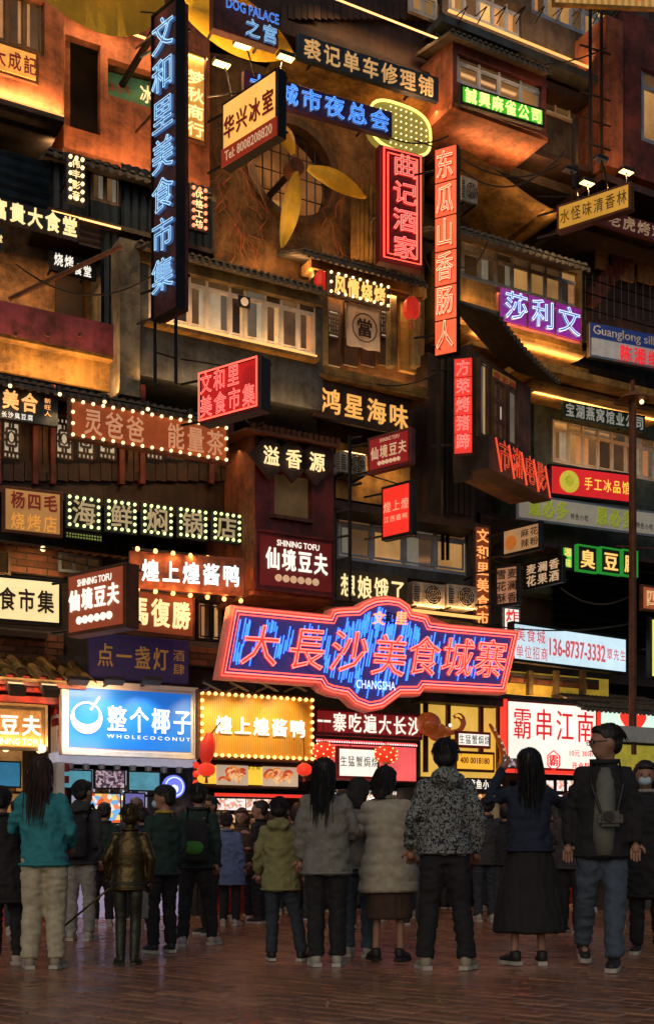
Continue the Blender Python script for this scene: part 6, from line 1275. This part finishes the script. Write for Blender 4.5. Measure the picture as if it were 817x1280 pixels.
    bm = bmesh.new(); tube(bm, [lx((math.cos(q)*.082, math.sin(q)*.082-.005, 1.462)) for q in [2*math.pi*k/12 for k in range(12)]], .018, True); obj('collar', bm, collar or top, o, True)
    bm = bmesh.new(); tube(bm, [lx((math.cos(q)*rings[0][1]*.99, math.sin(q)*rings[0][2]*.99, hem+.02)) for q in [2*math.pi*k/20 for k in range(20)]], .014, True); obj('hem', bm, top, o, True)
    # shoes
    for hip, knee, ank, f in kn:
        ya_ = R(-f[2]); pit = .5*min(1, f[3]*8); Mx = Matrix.Translation((ank.x, ank.y, ank.z-.09)) @ Matrix.Rotation(ya_, 4, 'Z') @ Matrix.Rotation(-pit, 4, 'X')
        s1 = shoe_obj(shoe, sole, o, Mx)
    # hair
    bm = bmesh.new()
    def hh(c, s): bmesh.ops.create_uvsphere(bm, u_segments=16, v_segments=12, radius=1, matrix=Hm @ Matrix.Translation(c) @ Matrix.Diagonal((*s, 1)))
    hh((0,-.022,.040), (.090,.098,.090)); hh((0,-.050,-.005), (.082,.062,.075))
    if hair in ('short', 'cap'):
        hh((0,.055,.085), (.06,.035,.03)) if hair == 'short' else None
    if hair in ('long', 'bob', 'waves'):
        L_ = {'long': (-.10,-.22,-.36), 'bob': (-.05,-.10,-.15), 'waves': (-.12,-.25,-.34)}[hair]; ww = 1.25 if hair == 'waves' else 1
        loft(bm, [(hp(0,-.095,L_[2]),.050*ww,.022),(hp(0,-.090,L_[1]),.088*ww,.038),(hp(0,-.065,L_[0]),.090*ww,.055),(hp(0,-.035,.0),.096,.078),(hp(0,-.02,.06),.085,.085)])
    if hair == 'bun': hh((0,-.08,.115), (.042,.042,.040))
    if hair in ('long', 'bob', 'waves', 'bun'): hh((0,.052,.072), (.068,.048,.038))
    hr = voxel('hair', bm, max(.009, vox*.7), 2, hm, o, .007, 16, (2.2,2.2,.35))
    if vox < .02 and hair != 'cap':                            # loose strands over the hair mass, same mesh
        fb = bmesh.new(); fb.from_mesh(hr.data); long_ = hair in ('long', 'bob', 'waves'); rs = random.Random(int(x))
        for q in range(150):
            th = rs.uniform(-math.pi, 0) if rs.random() < .8 else rs.uniform(0, math.pi); ph = rs.uniform(.15, 1.35); rr_ = .099
            p0 = Vector((rr_*.93*math.cos(th)*math.sin(ph), -.022+rr_*1.02*math.sin(th)*math.sin(ph), .040+rr_*math.cos(ph)*.95)); pts = [p0]
            if p0.y > .05 and p0.z < .09: continue
            steps = 7 if long_ and p0.y < .02 else 3; drop = (-L_[2]/5.2 if long_ else .022)*rs.uniform(.7,1.05)
            for k in range(steps): l = pts[-1]; pts.append(l+Vector((l.x*(.06 if k < 2 else -.02)+rs.uniform(-.006,.006), (-.012 if l.y < 0 else -.004)*(1 if k < 3 else .3)+rs.uniform(-.005,.005), -drop)))
            tube(fb, [hp(*p) for p in pts], [.0035]*(len(pts)-1)+[.0008], n=3)
        fb.to_mesh(hr.data); fb.free()
    if hair == 'cap':
        bm = bmesh.new(); bmesh.ops.create_uvsphere(bm, u_segments=16, v_segments=10, radius=1, matrix=Hm @ Matrix.Translation((0,-.012,.055)) @ Matrix.Diagonal((.098,.112,.085,1)))
        for v in list(bm.verts):
            l = Hm.inverted() @ v.co
            if l.z < .045: bm.verts.remove(v)
        obj('cap', bm, 'c_black', o, True)
        bm = bmesh.new(); A_ = [bm.verts.new(hp(.075*math.cos(q), .085+.10*math.sin(q), .042-.02*math.sin(q))) for q in [math.pi*k/8 for k in range(9)]]; bm.faces.new(A_); bmesh.ops.solidify(bm, geom=bm.faces[:], thickness=.008); obj('cap_brim', bm, 'c_black', o)
    if extras: extras(o, hands, lx, hp)
    return o
for k, c in (('c_black', (.012,.012,.014)), ('c_navy', (.012,.02,.045)), ('c_teal', (.03,.24,.28)), ('c_beige', (.48,.44,.31)), ('c_grey', (.19,.185,.165)), ('c_lightgrey', (.28,.28,.26)), ('c_darkgreen', (.012,.035,.028)), ('c_olive', (.22,.21,.09)), ('c_puffer', (.40,.375,.30)), ('c_jeans', (.06,.085,.12)), ('c_darkjeans', (.025,.035,.05)), ('c_blue', (.10,.14,.28)), ('c_brown', (.06,.035,.025)), ('c_red', (.35,.02,.02)), ('c_green', (.05,.22,.03)), ('c_white', (.42,.42,.40)), ('c_yellow', (.45,.32,.04)), ('c_charcoal', (.035,.037,.04)), ('c_tee', (.14,.15,.125))): cloth(k, c)
mat('bronze', (.085,.062,.025), .36, .8, var=.22, scale=7, bump=.3); mat('bronze_dark', (.04,.045,.03), .4, .5, var=.5, scale=7)
# printed jacket: black line drawing on pale grey
pj = mat('c_printed', (.2,.2,.2), .85, bump=0); nt = pj.node_tree; b_ = nt.nodes['Principled BSDF']; tc = nt.nodes.new('ShaderNodeTexCoord'); nz = nt.nodes.new('ShaderNodeTexNoise'); nz.inputs['Scale'].default_value = 9; mx = nt.nodes.new('ShaderNodeMix'); mx.data_type = 'VECTOR'; mx.inputs[0].default_value = .12
vo = nt.nodes.new('ShaderNodeTexVoronoi'); vo.feature = 'DISTANCE_TO_EDGE'; vo.inputs['Scale'].default_value = 26; nt.links.new(tc.outputs['Object'], nz.inputs[0]); nt.links.new(tc.outputs['Object'], mx.inputs[4]); nt.links.new(nz.outputs[1], mx.inputs[5]); nt.links.new(mx.outputs[1], vo.inputs[0])
w2 = nt.nodes.new('ShaderNodeTexWave'); w2.inputs['Scale'].default_value = 9; w2.inputs['Distortion'].default_value = 22; w2.inputs['Detail Scale'].default_value = 1.6; nt.links.new(tc.outputs['Object'], w2.inputs[0])
mm_ = nt.nodes.new('ShaderNodeMath'); mm_.operation = 'MULTIPLY'; nt.links.new(vo.outputs[0], mm_.inputs[0]); nt.links.new(w2.outputs[1], mm_.inputs[1])
rp = nt.nodes.new('ShaderNodeValToRGB'); rp.color_ramp.elements[0].position = .018; rp.color_ramp.elements[0].color = (.012,.014,.016,1); rp.color_ramp.elements[1].position = .045; rp.color_ramp.elements[1].color = (.24,.26,.26,1); nt.links.new(mm_.outputs[0], rp.inputs[0]); nt.links.new(rp.outputs[0], b_.inputs['Base Color'])
DOWN = (.205,-.03,1.12,.205,.05,.88); FRONT = (.26,.02,1.12,.16,.24,1.10); BOTH_F = (FRONT, FRONT)
def bag(mt, z=1.12, w=.15, h=.22, pocket=None):
    def f(o, hands, lx, hp):
        bm = bmesh.new(); loft(bm, [(lx((0,-.20,z-h)),w,.075),(lx((0,-.215,z)),w*1.05,.09),(lx((0,-.20,z+h*.8)),w*.85,.07),(lx((0,-.18,z+h)),w*.5,.04)]); b = voxel('backpack', bm, .016, 2, mt, o, .006, 9)
        if pocket: bm = bmesh.new(); ball(bm, lx((0,-.285,z-.07)), .10, 12, 8, (1.1,.35,.8)); obj('pocket', bm, pocket, b, True)
        for s_ in (-1, 1): bm = bmesh.new(); tube(bm, [lx((s_*.10,-.15,z+h*.8)), lx((s_*.115,-.02,1.47)), lx((s_*.12,.14,1.34)), lx((s_*.15,.13,1.15)), lx((s_*.19,-.08,1.0))], .017, n=6); obj('strap', bm, mt, b, True)
    return f
def mask(o, hands, lx, hp):
    bm = bmesh.new(); ball(bm, hp(0,.070,-.045), 1, 12, 8, (.058,.042,.045)); obj('face_mask', bm, 'mask_blue', o, True)
def glasses(o, hands, lx, hp):
    bm = bmesh.new()
    for s_ in (-1, 1): tube(bm, [hp(s_*.032+.024*math.cos(q), .104, .006+.019*math.sin(q)) for q in [math.pi*k/5 for k in range(10)]], .0028, True, 4); tube(bm, [hp(s_*.056,.103,.008), hp(s_*.082,.0,.008)], .0028, n=4)
    obj('glasses', bm, 'black_metal', o)
def both(*fs):
    def f(*a):
        for q in fs: q(*a)
    return f
def teal_x(o, hands, lx, hp): pass
person('woman with long brown hair in a teal sweatshirt and beige trousers', 56, 1211, 947, 3, top='c_teal', topw=1.12, hem=.83, bottom='c_beige', hair='long', hm='hair_brown', shoe='shoe_tan', legw=1.15, arms=((.26,.06,1.14,.24,.27,1.14),(.23,0,1.12,.19,.18,1.0)), feet=((-.12,0,-15,0),(.09,.02,14,0)), headyaw=10)
person('person in black coat at far left edge in striped white sneakers', 6, 1206, 985, 0, top='c_black', topw=1.15, hem=.6, hair='short', shoe='shoe_white', feet=((-.1,0,-20,0),(.12,.05,55,0)), arms=(DOWN, FRONT), skinm='skin')
person('man with grey hood and dark backpack left of the bronze figure', 100, 1176, 977, -8, top='c_charcoal', topw=1.1, hem=.82, bottom='c_lightgrey', hair='short', shoe='shoe_white', hood=True, collar='c_lightgrey', extras=bag('c_black'), headyaw=-25)
def pole(o, hands, lx, hp):
    w = hands[0][2]; bm = bmesh.new(); tube(bm, [w+V(.25,.1,.12), w+V(-.55,.05,-.55)], .012); obj('pole', bm, 'bronze', o)
    bm = bmesh.new(); tube(bm, [(math.cos(q)*.185, math.sin(q)*.135, .88) for q in [2*math.pi*k/20 for k in range(20)]], .022, True); obj('belt', bm, 'bronze_dark', o)
person('child painted as a shiny bronze statue in belt and boots', 160, 1206, 1007, -4, top='bronze', topw=1.08, hem=.80, bottom='bronze_dark', hair='short', hm='bronze', skinm='bronze', shoe='bronze_dark', sole='bronze_dark', arms=((.25,-.02,1.14,.22,.08,.93),(.25,-.02,1.14,.22,.05,.90)), feet=((-.08,0,-30,0),(.07,0,5,0)), extras=pole, legw=.85)
def wbag(o, hands, lx, hp):
    w = hands[0][2]; bm = bmesh.new(); loft(bm, [(w+V(0,.0,-.52),.15,.05),(w+V(0,0,-.3),.14,.06),(w+V(0,0,-.12),.07,.03)]); b = voxel('carrier_bag', bm, .014, 1, 'c_lightgrey', o, .01, 8); bm = bmesh.new(); tube(bm, [w+V(-.06,0,-.14), w+V(0,0,-.04), w+V(.06,0,-.14)], .006); obj('handle', bm, 'c_white', b)
person('man in black cap and mask turned left, dark green jacket with yellow collar', 203, 1191, 984, 35, top='c_darkgreen', topw=1.12, hem=.80, hair='cap', collar='c_yellow', headyaw=50, extras=both(mask, wbag), arms=(DOWN, DOWN))
person('youth with green and black backpack standing mid stride', 245, 1182, 981, 0, top='c_darkgreen', topw=1.08, hem=.82, hair='short', extras=bag('c_black', pocket='c_green'), shoe='shoe_white', feet=((-.13,-.12,-5,0),(.16,.1,25,0)), headyaw=-10)
person('man with glasses and dark hair behind the green backpack', 262, 1168, 996, 120, top='c_navy', hair='short', headyaw=30, extras=glasses, arms=(DOWN, FRONT))
person('person in pale blue padded coat with black trousers', 287, 1157, 1017, -10, top='c_blue', topw=1.15, hem=.62, hair='short', shoe='shoe_white')
person('young woman facing camera with wavy reddish hair and brown jacket', 303, 1151, 1011, 172, top='c_brown', hem=.7, bottom='c_black', hair='waves', hm='hair_brown', shoe='shoe_white', arms=(FRONT, DOWN))
person('man in black jacket facing left behind the boy', 327, 1154, 1002, 60, top='c_black', hair='short', headyaw=30)
person('boy in yellow green hooded jacket and dark trousers', 351, 1201, 998, -3, top='c_olive', topw=1.22, hem=.74, hair='short', hood=True, bottom='c_darkjeans', collar='c_blue', shoe='shoe_black', arms=((.25,.0,1.12,.25,.12,.92),(.24,-.02,1.12,.235,.08,.90)), feet=((-.10,.02,-15,0),(.22,0,25,0)))
person('tall woman with long black hair in loose grey coat and black trousers', 408, 1208, 950, 0, top='c_grey', topw=1.22, hem=.76, hair='long', shoe='shoe_white', legw=1.1, feet=((-.09,0,-14,0),(.09,0,10,0)), headyaw=-8, arms=((.22,0,1.12,.22,.08,.89),(.235,.03,1.13,.18,.20,1.02)))
person('person raising hands behind the puffer coat woman', 447, 1196, 974, -20, top='c_grey', topw=1.1, hair='bob', bottom='c_jeans', shoe='shoe_white', arms=((.24,.15,1.2,.12,.28,1.36),(.24,.15,1.2,.10,.28,1.34)))
person('woman in quilted pale puffer coat, brown skirt and black boots', 486, 1201, 960, -8, top='c_puffer', topw=1.28, hem=.62, puff=1, bottom='c_brown', kind='skirt', skirt=(.38,.21), hair='bob', shoe='shoe_black', sole='shoe_black', arms=((.26,.12,1.16,.12,.26,1.18),(.26,0,1.12,.25,.08,.90)), headyaw=-20, feet=((-.12,0,-25,0),(.1,0,20,0)))
person('tall man in jacket covered with black line drawings, black joggers', 556, 1212, 926, 0, top='c_printed', topw=1.22, hem=.86, hair='short', shoe='shoe_tan', legw=1.12, arms=((.26,-.04,1.13,.25,.10,.90),(.26,-.04,1.13,.25,.10,.90)), feet=((-.15,0,-12,0),(.16,0,28,0)), hood=True, headyaw=-12)
def phone(o, hands, lx, hp):
    w = (hands[0][2]+hands[1][2])/2+V(0,.05,.07); b = obj('phone', bev(nb(((w.x-.085,w.y-.006,w.z-.04),(w.x+.085,w.y+.006,w.z+.04))), .006), 'black', o)
    obj('phone_screen', nb(((w.x-.077,w.y-.009,w.z-.034),(w.x+.077,w.y-.0065,w.z+.034))), 'photo_screen', b)
person('woman raising a phone to photograph, navy top and long black skirt', 661, 1206, 938, 2, top='c_navy', topw=1.12, hem=.9, bottom='c_black', kind='skirt', skirt=(.26,.30), hair='long', shoe='shoe_black', arms=((.30,.10,1.32,.16,.26,1.58),(.29,.10,1.30,.04,.26,1.56)), extras=phone, feet=((-.12,0,-28,0),(.10,0,4,0)), headyaw=8)
def phone2(o, hands, lx, hp):
    w = hands[1][2]+V(0,.04,.10); obj('phone', nb(((w.x-.04,w.y-.005,w.z-.07),(w.x+.04,w.y+.005,w.z+.07))), 'black', o); obj('phone_screen', nb(((w.x-.035,w.y-.008,w.z-.063),(w.x+.035,w.y-.0055,w.z+.063))), 'cyan_screen', o)
UP = (.24,.14,1.30,.12,.28,1.52)
def camx(o, hands, lx, hp):
    glasses(o, hands, lx, hp)
    b = obj('camera_bag', bev(nb(((-.12,.19,1.00),(.05,.27,1.11))), .025, 2), 'lamp_head', o); bm = bmesh.new(); cyl(bm, (-.02,.28,1.07), .035, .05, 'Y', 14); obj('lens', bm, 'black', b)
    bm = bmesh.new(); tube(bm, [lx((-.08,.19,1.1)), lx((-.12,.14,1.3)), lx((-.10,.0,1.48)), lx((.10,.0,1.48)), lx((.10,.14,1.3)), lx((.03,.19,1.1))], .010); obj('strap', bm, 'black', b)
    bm = bmesh.new(); loft(bm, [(lx((0,.085,.80)),.080,.095),(lx((0,.085,1.0)),.082,.105),(lx((0,.085,1.2)),.080,.105),(lx((0,.070,1.33)),.066,.090),(lx((0,.045,1.42)),.040,.065)]); obj('shirt', bm, 'c_tee', o, True)
    bm = bmesh.new(); bm.free()
person('man with glasses facing left in open black jacket and blue jeans walking', 752, 1209, 908, 172, top='c_black', topw=1.18, hem=.78, bottom='c_jeans', hair='short', shoe='shoe_black', legw=1.08, arms=((.235,.02,1.12,.225,.08,.89),(.235,-.04,1.12,.24,.02,.88)), feet=((-.06,.24,14,0),(.12,-.24,-4,.07)), headyaw=-72, extras=camx)
person('masked woman with fringe in dark coat at right edge', 809, 1192, 953, 165, top='c_black', topw=1.15, hem=.5, hair='bob', extras=mask, bottom='c_black', collar='c_lightgrey')
person('person in dark grey green coat behind printed jacket man', 606, 1152, 997, 10, top='c_charcoal', topw=1.15, hem=.78, hair='short', shoe='shoe_white', bottom='c_darkjeans')
# background crowd, each its own person
tops = ['c_black','c_navy','c_charcoal','c_grey','c_darkgreen','c_brown','c_lightgrey','c_blue']
bgp = [ (22,1168,1000,'short',5,'head between the left edge and the teal woman'), (78,1160,1008,'bob',-20,'small figure right beside the teal sweatshirt'), (128,1158,1004,'short',15,'figure between hood backpack man and bronze child'), (178,1162,1010,'bun',-10,'figure behind the bronze child on its right'), (222,1150,1010,'short',20,'figure far behind between cap man and green backpack'), (274,1146,1014,'bob',-15,'distant figure left of the blue coat'),
 (318,1144,1018,'short',170,'distant figure right of the wavy haired woman'), (342,1143,1016,'waves',10,'distant figure just above the boy'), (376,1150,1004,'short',-30,'figure between the boy and tall grey coat woman'), (430,1160,988,'short',25,'figure between grey coat and raised hands'), (468,1152,1000,'short',-10,'figure behind left shoulder of the puffer coat'), (516,1156,1006,'bob',8,'figure between puffer coat and printed jacket'), (528,1143,1012,'short',160,'distant figure facing camera left of printed jacket'),
 (588,1140,1014,'waves',170,'distant figure facing camera right of printed jacket'), (628,1152,1006,'short',-12,'figure just left of the phone woman'), (694,1158,1002,'bob',14,'figure right beside the phone woman'), (712,1166,992,'short',-40,'figure behind the left arm of the glasses man'), (700,1138,1022,'short',175,'small distant figure facing camera by skewer shop'), (784,1158,990,'short',10,'figure between the glasses man and masked woman'), (640,1136,1022,'short',20,'small distant figure beyond the phone woman'),
 (145,1142,1012,'waves',175,'distant figure at the drink shop counter'), (196,1140,1018,'short',0,'distant customer at the drink shop right end'), (300,1138,1022,'bun',0,'distant customer at the duck shop counter'), (416,1140,1020,'short',0,'distant customer at the seafood counter'), (495,1140,1018,'waves',0,'distant customer at seafood counter right end'), (45,1144,1012,'short',0,'distant customer at the red timber tofu shop'), (762,1136,1012,'bob',0,'distant customer beside the kiosk'), (570,1136,1016,'short',0,'distant customer at the octopus shop'),
 (92,1146,1006,'short',30,'distant figure above the backpack of the hooded man'), (118,1139,1020,'short',-15,'distant figure below the photo poster'), (168,1150,998,'short',10,'tall figure behind the bronze child head'), (258,1141,1018,'short',25,'distant figure right of the green backpack'), (334,1139,1021,'short',150,'tiny distant figure facing camera left of the boy'), (364,1141,1012,'bun',10,'distant figure behind the boy on the right'), (390,1138,1016,'short',40,'distant figure just left of the tall grey coat'), (452,1138,1020,'short',-35,'distant figure behind raised hands at the seafood stall'), (506,1148,1000,'bob',30,'figure just right of the puffer coat head'), (548,1136,1020,'short',10,'distant figure hidden by the printed jacket'), (610,1138,1018,'bun',170,'distant figure facing camera in front of the octopus shop'), (672,1138,1016,'short',-20,'distant figure beyond the long skirt'), (735,1140,1012,'short',160,'distant figure facing camera behind the glasses man')]
rnd = random.Random(5)
for i, (x, yf, yh, hr, yw, lab) in enumerate(bgp):
    tp = tops[(i*5+2) % len(tops)]
    person(lab + ', ' + {'c_black':'black','c_navy':'navy','c_charcoal':'charcoal','c_grey':'grey','c_darkgreen':'dark green','c_brown':'brown','c_lightgrey':'light grey','c_blue':'blue'}[tp] + ' coat', x, yf, yh, yw, 'background crowd in front of the shops', vox=.026, top=tp, topw=1.1+.1*rnd.random(), hem=rnd.choice((.82,.78,.6)), bottom=rnd.choice(('c_black','c_darkjeans','c_charcoal')), hair=hr, hm=rnd.choice(('hair_black','hair_brown')), arms=(DOWN, UP) if i in (3, 8, 15, 29, 33) else rnd.choice((((DOWN),(DOWN)), BOTH_F)), extras=phone2 if i in (3, 8, 15, 29, 33) else (bag('c_black') if i in (0, 11, 18, 31) else None), headtilt=rnd.uniform(-14, 10), lean=rnd.uniform(-.04,.06), shoe=rnd.choice(('shoe_white','shoe_black')), face=yw > 90, headyaw=rnd.uniform(-30, 30))

# ================================================================ cables and scaffold
def cable(label, a, b, sag=.25, r=.011):
    A, B = f2w(fac(*a)), f2w(fac(*b)); o = empty('power_cable', A, 0, label=label, cat='cable', group='cables slung across the facade'); bm = bmesh.new()
    tube(bm, [(B-A)*t + Vector((0,0,-sag*4*t*(1-t))) for t in [k/12 for k in range(13)]], r, n=5); obj('wire', bm, 'black', o)
for lab, a_, b_, sg in (('thin cable from the timber balcony to the tower house', (470, 480, 1.3), (552, 462, 1.4), .1), ('slack cable below the maroon house toward the lit sign lamps', (556, 182, 1.7), (700, 205, 2.2), .3), ('second cable under the maroon house, slightly lower', (556, 192, 1.7), (705, 188, 2.3), .5), ('cable from the sausage sign down to the tower roof', (570, 330, 2.4), (610, 300, 1.4), .2), ('cable crossing between the wooden house and red neon', (530, 320, 1.2), (560, 352, 1.6), .15), ('cable above the left magenta wall', (20, 330, 1.5), (190, 345, 1.6), .3), ('cable from the slate house to the maroon box house', (300, 515, 1.7), (330, 528, 2.2), .1), ('cable over the phone number lightbox', (560, 772, 2.1), (795, 778, 2.2), .15), ('low cable between the green panels and lamp post', (700, 735, 1.6), (792, 742, 2.5), .2), ('cable beside the bulb oval sign', (452, 150, 1.6), (560, 170, 1.5), .2), ('long cable from top plank wall to the pillar house', (545, 42, 1.2), (757, 60, 1.5), .35)):
    cable(lab, a_, b_, sg)
m = Mod('scaffold_post', 'dark steel scaffold in front of the upper right corridor windows', 737, 215, 1.3, cat='post')
for x in (737, 751): m.bar('post', [(x, 0, 1.3), (x, 215, 1.3)], .028)
for y in (60, 118, 150, 180): m.bar('rail', [(724, y-4, 1.3), (762, y+8, 1.35)], .016)
m.bar('post', [(718, 150, 1.5), (718, 235, 1.5)], .05)

m = Mod('terrace_wall', 'lit plaster patches of the dark terrace behind the iron railing', 735, 430, .6, cat='wall')
for a_ in ((745, 300, 335, 760), (766, 300, 345, 792), (798, 310, 350, 860)): m.box('panel', a_[0], a_[1], a_[2], a_[3], .58, .05, 'plaster_warm')
m.led(735, 425, 860, .95, up=True, power=7, inn=.3, strip=False)  # added lamp lifts the dark recess behind the railing
